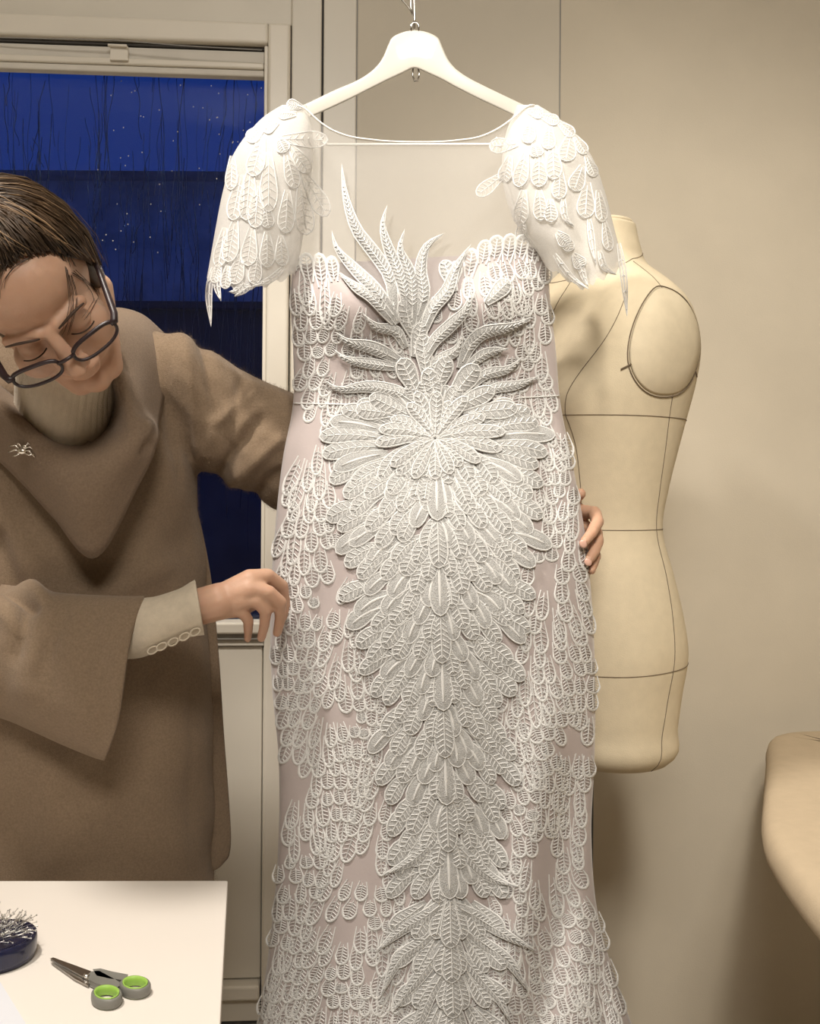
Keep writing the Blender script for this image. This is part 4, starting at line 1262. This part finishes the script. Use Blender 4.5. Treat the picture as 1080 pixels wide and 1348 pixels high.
# loose wisps at her left temple
wl = [[(96, 360), (116, 372), (130, 385), (122, 405), (112, 420)], [(92, 362), (98, 385), (97, 405), (90, 428), (85, 441)], 
      [(88, 352), (92, 375), (95, 400), (92, 420), (87, 437)], 
      [(98, 356), (112, 370), (122, 384), (126, 395)], [(22, 335), (5, 352), (-6, 380), (-8, 410)], [(30, 332), (12, 345), (0, 362), (-4, 395)], [(26, 330), (6, 340), (-8, 360)], [(40, 338), (20, 350), (6, 366), (2, 380)]]
for wv in wl:
    for k in range(3):
        jx, jy = random.uniform(-7, 7), random.uniform(-3, 3)
        pts = cr([(x + jx * (0.3 + 0.7 * i / len(wv)), y + jy) for i, (x, y) in enumerate(wv)], 12)
        pp3 = []
        for x, y in pts:
            o_ = V(x, y, 0.6); d_ = (V(x, y, 1.0) - o_).normalized()
            hit = bvh.ray_cast(o_, d_, 1.0)
            if hit[0] is None or hit[0].y > 1.25: continue
            pp3.append(hit[0] - d_ * random.uniform(.002, .005))
        if len(pp3) > 3:
            mbd.tube(pp3, [.00042 * (1 - 0.6 * i / len(pp3)) for i in range(len(pp3))], 4)
mbd.build('hair_strands', M['hair'], wo, kind='stuff'); mbh.build('hair_highlights', M['hair_hi'], wo, kind='stuff', label='caramel highlighted hair strands')
for s_ in (-1, 1):
    sd_ = MB(); sd_.ell(H(s_ * .062, .022, -.012), (.015, .030, .046), R3, 16, 12)
    sd_.build('side_hair', M['hair'], wo)
kn = MB(); kn.ell(H(0, .125, .01), (.04, .035, .038), R3, 16, 12); kn.build('hair_knot', M['hair'], wo)

# ---- spectacles (slid down the nose)
gl = empty('spectacles', tuple(H(0, -.115, -.012))); 
gl.parent = wo; gl.matrix_parent_inverse = Matrix.Translation(-wo.location)
def G3(x, y, z): return H(x, y - .113, z - .008)
for s_ in (-1, 1):
    rim = []
    for a in np.linspace(0, 2 * math.pi, 41)[:-1]:
        c, s = math.cos(a), math.sin(a)
        x = s_ * .0375 + .0285 * math.copysign(abs(c) ** 0.72, c)
        z = .0120 * math.copysign(abs(s) ** 0.78, s)
        rim.append((x, .012 * (abs(x) / .065) ** 2 + .004 * (z / .015), z))
    rp = [G3(*q) for q in rim]
    def spart(name, mb, m): 
        o = link(name, mb.mesh(), m, None, True)
        o.parent = gl; o.matrix_parent_inverse = (Matrix.Translation(gl.location)).inverted()
        return o
    spart('rim', MB().tube(rp, [.0020 + .0006 * (q[2] > .005) for q in rim], 8, closed=True), M['specs'])
    cc = G3(s_ * .0365, .012 * (.0365 / .065) ** 2, 0)
    mb = MB(); mb.add([tuple(q) for q in rp] + [tuple(cc)], [(i, (i + 1) % 40, 40) for i in range(40)])
    spart('lens', mb, M['lens'])
    spart('temple_arm', MB().tube([G3(s_ * .0625, .011, .006), G3(s_ * .0680, .013, .006), G3(s_ * .0715, .022, .007), G3(s_ * .0765, .075, .014), G3(s_ * .0785, .115, .016), G3(s_ * .078, .145, .002)], [.0030, .0046, .0044, .0036, .0030, .0024], 8), M['specs'])
spart('bridge', MB().tube([G3(-.0105, .001, .003), G3(-.005, -.003, .006), G3(0, -.004, .0068), G3(.005, -.003, .006), G3(.0105, .001, .003)], .0023, 8), M['specs'])

# ---- knitted turtleneck
mb = MB(); rings = []
axis = cr([np.array(H(-.024, -.010, -.096)), np.array(H(-.018, .010, -.112)), P(84, 538, 1.315), P(86, 565, 1.36), P(82, 590, 1.39)], 26)
rad = np.interp(np.linspace(0, 1, 26), [0, .08, .2, .45, .7, 1], [.042, .048, .055, .062, .072, .080])
nn_ = 120
for i in range(26):
    t = Vector(axis[min(i + 1, 25)] - axis[max(i - 1, 0)]).normalized()
    s = t.cross(Vector((0, 1, 0))).normalized(); u = s.cross(t)
    rings.append([Vector(axis[i]) + (s * math.cos(2 * math.pi * j / nn_) + u * math.sin(2 * math.pi * j / nn_)) * (rad[i] + 0.0009 * math.cos(j * math.pi / 1.5) + .002 * math.sin(i * 1.3 + math.sin(j * .1) * 2)) for j in range(nn_)])
tn = mb.rings(rings, cap=False).build('turtleneck', M['knit'], wo)

# ---- tunic: trunk and upper sleeves as one garment
c = MB()
def ringpx(y, x, d, hw, hd, n=40):
    ce = V(x, y, d)
    out = []
    for j in range(n):
        a = 2 * math.pi * j / n
        co, si = math.cos(a), math.sin(a)
        out.append(ce + Vector((math.copysign(abs(co) ** .85, co) * hw, math.copysign(abs(si) ** .85, si) * hd, 0)))
    return out
TR = [(448, 84, 1.435, .090, .060), (480, 80, 1.432, .150, .085), (520, 76, 1.432, .190, .105), (570, 74, 1.44, .200, .118), (630, 72, 1.45, .206, .124), (700, 70, 1.462, .216, .128),
      (800, 70, 1.475, .228, .132), (900, 70, 1.485, .236, .136), (1000, 70, 1.492, .240, .140), (1100, 70, 1.497, .243, .142), (1166, 70, 1.50, .244, .142)]
c.rings([ringpx(*q) for q in TR])
c.capsule(V(138, 462, 1.42), V(225, 494, 1.425), .050, .062)
c.capsule(V(225, 497, 1.425), V(300, 556, 1.47), .066, .084)
c.capsule(V(300, 556, 1.47), V(400, 606, 1.505), .084, .088)
c.capsule(V(400, 606, 1.505), V(500, 640, 1.55), .088, .078)
c.capsule(V(20, 470, 1.42), V(-90, 535, 1.41), .050, .066)
c.capsule(V(-90, 540, 1.41), V(-75, 700, 1.385), .070, .078)
c.capsule(V(-75, 700, 1.385), V(-40, 855, 1.355), .078, .078)
coat_me = remesh(c, 0.005, 7, 0.5)
creases(coat_me, [(285, 625, 350, 545, 9, -.012), (300, 640, 372, 575, 10, .010), (262, 440, 300, 600, 8, -.008), (240, 440, 262, 600, 9, .006), (320, 500, 300, 590, 8, -.006),
                  (330, 655, 375, 620, 9, -.008), (215, 470, 232, 640, 10, -.006), (185, 450, 212, 560, 8, .005), (250, 640, 256, 1150, 12, -.004), (280, 560, 340, 510, 8, .006),
                  (225, 600, 180, 760, 22, .006), (205, 860, 160, 1100, 30, -.006), (80, 990, 60, 1150, 25, .005), (240, 700, 200, 900, 18, -.005), (-10, 700, 30, 800, 14, -.010), (120, 800, 230, 740, 16, .004)])
# fine felted unevenness
co = get_co(coat_me)
nr = np.empty(len(coat_me.vertices) * 3); coat_me.vertices.foreach_get('normal', nr); nr = nr.reshape(-1, 3)
wob = 0.0016 * (np.sin(co[:, 0] * 61 + co[:, 2] * 23) + np.sin(co[:, 2] * 47 - co[:, 0] * 31 + 1.3) + np.sin(co[:, 1] * 53 + co[:, 2] * 37))
set_co(coat_me, co + nr * wob[:, None])
coat = link('tunic', coat_me, M['wool'], wo)
# short felted fibres standing off the wool (uncountable)
def fuzz(me, name, m, n, par):
    co = get_co(me); nr = np.empty(len(me.vertices) * 3); me.vertices.foreach_get('normal', nr); nr = nr.reshape(-1, 3)
    idx = np.nonzero((nr[:, 1] < 0.5) & (co[:, 0] > -0.62))[0]
    pick = RNG.choice(idx, n)
    p = co[pick] + RNG.normal(0, .0018, (n, 3)); d = nr[pick] * 0.55 + RNG.normal(0, .5, (n, 3)) + np.array([0, 0, -.25])
    d /= np.linalg.norm(d, axis=1, keepdims=True)
    sd = np.cross(d, RNG.normal(0, 1, (n, 3))); sd /= np.linalg.norm(sd, axis=1, keepdims=True)
    ln = RNG.uniform(.002, .0055, (n, 1))
    v = np.stack([p - sd * .00016, p + sd * .00016, p + d * ln], 1).reshape(-1, 3)
    mm = bpy.data.meshes.new('mesh')
    mm.from_pydata(v.tolist(), [], [(3 * i, 3 * i + 1, 3 * i + 2) for i in range(n)])
    return link(name, mm, m, par, False, kind='stuff')
fuzz(coat_me, 'wool_fuzz', M['wool'], 60000, coat)
# back panel of the tunic, showing past the side slit
rowsb = [[(220, 640, 1.47), (238, 640, 1.48), (252, 640, 1.49)], [(240, 750, 1.50), (262, 750, 1.50), (276, 750, 1.505)], [(240, 860, 1.505), (270, 860, 1.505), (287, 860, 1.515)], [(240, 960, 1.51), (275, 960, 1.505), (293, 960, 1.52)],
         [(240, 1050, 1.515), (280, 1050, 1.51), (300, 1050, 1.525)], [(240, 1105, 1.515), (280, 1105, 1.51), (303, 1100, 1.525)], [(240, 1135, 1.515), (280, 1134, 1.51), (301, 1122, 1.525)], [(240, 1150, 1.515), (280, 1145, 1.512), (297, 1130, 1.524)]]
ctrl = np.array([cr(r, 14) for r in rowsb])
gg = np.stack([cr(ctrl[:, j], 50) for j in range(14)], axis=1)
pts3 = P(gg[..., 0], gg[..., 1], gg[..., 2])
MB().grid(pts3).build('back_panel', M['wool'], wo, solid=0.007)
# front hem edge
# ---- draped collar
cg = [[(148, 428, 1.45), (150, 408, 1.43), (185, 415, 1.42), (215, 440, 1.44)],
      [(134, 440, 1.36), (143, 422, 1.325), (182, 440, 1.355), (222, 480, 1.40)],
      [(134, 478, 1.325), (147, 474, 1.280), (180, 490, 1.315), (214, 525, 1.375)],
      [(148, 520, 1.335), (163, 532, 1.278), (180, 538, 1.285), (208, 560, 1.345)],
      [(138, 558, 1.330), (158, 570, 1.268), (182, 576, 1.255), (206, 584, 1.298)],
      [(112, 580, 1.325), (122, 596, 1.258), (150, 618, 1.246), (180, 640, 1.292)],
      [(78, 575, 1.325), (84, 598, 1.252), (108, 650, 1.244), (126, 733, 1.290)],
      [(45, 550, 1.325), (46, 575, 1.252), (58, 618, 1.250), (72, 680, 1.296)],
      [(12, 520, 1.320), (10, 540, 1.252), (14, 572, 1.258), (28, 632, 1.302)],
      [(-25, 490, 1.320), (-30, 505, 1.260), (-36, 535, 1.275), (-20, 588, 1.320)],
      [(-50, 455, 1.350), (-62, 455, 1.300), (-80, 490, 1.320), (-85, 540, 1.350)],
      [(-40, 430, 1.40), (-60, 425, 1.40), (-85, 450, 1.40), (-100, 500, 1.40)]]
ctrl = np.array([cr(r, 20) for r in cg])
gg = np.stack([cr(ctrl[:, j], 110) for j in range(20)], axis=1)
pts3 = P(gg[..., 0], gg[..., 1], gg[..., 2])
col_me = MB().grid(pts3).mesh()
creases(col_me, [(105, 612, 200, 582, 8, .007), (120, 588, 196, 560, 9, -.010), (20, 560, 95, 640, 12, -.005), (150, 440, 170, 540, 8, .004), (60, 610, 120, 715, 16, .004)])
dc_o = link('draped_collar', col_me, M['wool2'], wo, label='draped pointed wool collar')
md = dc_o.modifiers.new('thickness', 'SOLIDIFY'); md.thickness = 0.006; md.offset = 0

# ---- wide right sleeve (open bell)
rings = []
SLV = [(-60, 850, 1.345, 86, .078, 0), (-20, 852, 1.335, 84, .075, 4), (20, 860, 1.322, 86, .068, 8), (60, 872, 1.308, 90, .060, 12), (100, 882, 1.298, 97, .052, 15), (140, 890, 1.290, 103, .046, 18), (164, 893, 1.287, 106, .043, 20)]
sv = cr(SLV, 40)
nn_ = 72
for i, (x, y, d, hy, hd, ln) in enumerate(sv):
    k = i / 39
    ring = []
    for j in range(nn_):
        a = 2 * math.pi * j / nn_
        up_ = math.cos(a)                       # 1 = top, -1 = bottom
        # the open end slants: top reaches further right
        xx = x + ln * up_ * 1.15 + 3 * math.sin(a * 3 + i * .2) * k
        yy = y - hy * up_
        dd = d - hd * math.sin(a) * (1 + 0.10 * math.sin(i * 0.55 + 3 * up_) * (1 - k))
        ring.append(V(xx, yy, dd))
    rings.append(ring)
slv_me = MB().rings(rings, cap=False).mesh()
creases(slv_me, [(-10, 762, 52, 806, 8, -.016), (5, 750, 62, 792, 7, .012), (35, 800, 20, 870, 9, -.010), (60, 800, 45, 880, 10, .006), (90, 795, 60, 870, 9, -.005), (0, 800, 30, 835, 7, .008), (20, 900, 130, 940, 22, .004), (110, 800, 150, 960, 20, -.004)])
sv_o = link('bell_sleeve', slv_me, M['wool'], wo)
md = sv_o.modifiers.new('thickness', 'SOLIDIFY'); md.thickness = 0.005; md.offset = 0

# ---- knit undersleeve with scalloped cuff
rings = []
cf = cr([(172, 829, 1.290, 37, .034, 2), (184, 827, 1.290, 38.5, .036, 3), (200, 824, 1.289, 38, .038, 4), (230, 812, 1.289, 35.5, .037, 3), (250, 803, 1.289, 34.5, .037, -3), (263, 799.5, 1.289, 35, .0375, -9)], 30)
nn_ = 72
for i, (x, y, d, hy, hd, ln) in enumerate(cf):
    ring = []
    for j in range(nn_):
        a = 2 * math.pi * j / nn_
        up_ = math.cos(a)
        ring.append(V(x + ln * up_ + up_ * 3, y - hy * up_ , d - hd * math.sin(a) * .92))
    rings.append(ring)
kc = MB().rings(rings, cap=False).build('knit_cuff', M['knit'], wo, solid=0.003)
for (x, y) in ((201, 856), (213, 851), (228, 845), (243, 838), (257, 832)):
    pts = [V(x + 7 * math.cos(a) * .9 + 1.2 * math.sin(a), y + 4.2 * math.sin(a) - 3.0 * math.cos(a), 1.262) for a in np.linspace(0, 2 * math.pi, 15)[:-1]]
    o = MB().tube(pts, .0012, 6, closed=True).build('button_loop', M['knit'], kc)

# ---- brooch
br_c = V(28, 593, 1.258)
br = empty('brooch', tuple(br_c)); br.parent = wo; br.matrix_parent_inverse = Matrix.Translation(-wo.location)
def bpart(name, mb, m=M['silver']):
    o = link(name, mb.mesh(), m, None, True); o.parent = br; o.matrix_parent_inverse = Matrix.Translation(-br_c); return o
BD = 1.243
bpart('brooch_body', MB().ell(V(29, 594, BD), (.0062, .004, .0042), None, 12, 8)); bpart('brooch_head', MB().ell(V(33, 588, BD), (.0035, .003, .0032), None, 10, 6))
for q in ([(27, 592), (20, 586), (12, 588)], [(27, 594), (19, 592), (11, 596)], [(28, 597), (22, 599), (17, 601)], [(31, 596), (38, 599), (46, 598)], [(31, 594), (38, 593), (46, 602)], [(33, 591), (39, 588), (44, 592)], [(29, 589), (24, 583), (22, 588)], [(33, 588), (37, 583), (40, 587)]):
    bpart('brooch_leg', MB().tube([V(x, y, BD - (.002 if i == 1 else 0)) for i, (x, y) in enumerate(q)], .0010, 6))

# ---- trousers and shoes (behind the table)
for s_ in (-1, 1):
    hip = P(70, 1100, 1.50); kx = hip[0] + s_ * .09
    t_ = MB()
    t_.rings([[Vector((kx + math.cos(a) * r, 1.50 + math.sin(a) * r * 1.1, z)) for a in np.linspace(0, 2 * math.pi, 25)[:-1]] for z, r in ((.86, .09), (.70, .098), (.5, .080), (.3, .072), (.1, .074), (.07, .074))])
    t_.build('trouser_leg', M['trouser'], wo)
    sh = MB(); sh.ell((kx, 1.44, .045), (.045, .12, .044), None, 16, 10)
    sh.build('shoe', M['shoe'], wo)
hx = P(70, 1140, 1.5)
MB().rings([[Vector((hx[0] + math.cos(a) * w_, 1.50 + math.sin(a) * .13, z)) for a in np.linspace(0, 2 * math.pi, 33)[:-1]] for z, w_ in ((.60, .22), (.66, .226), (.74, .222), (.9, .2))]).build('blouse_hem', M['trouser'], wo)
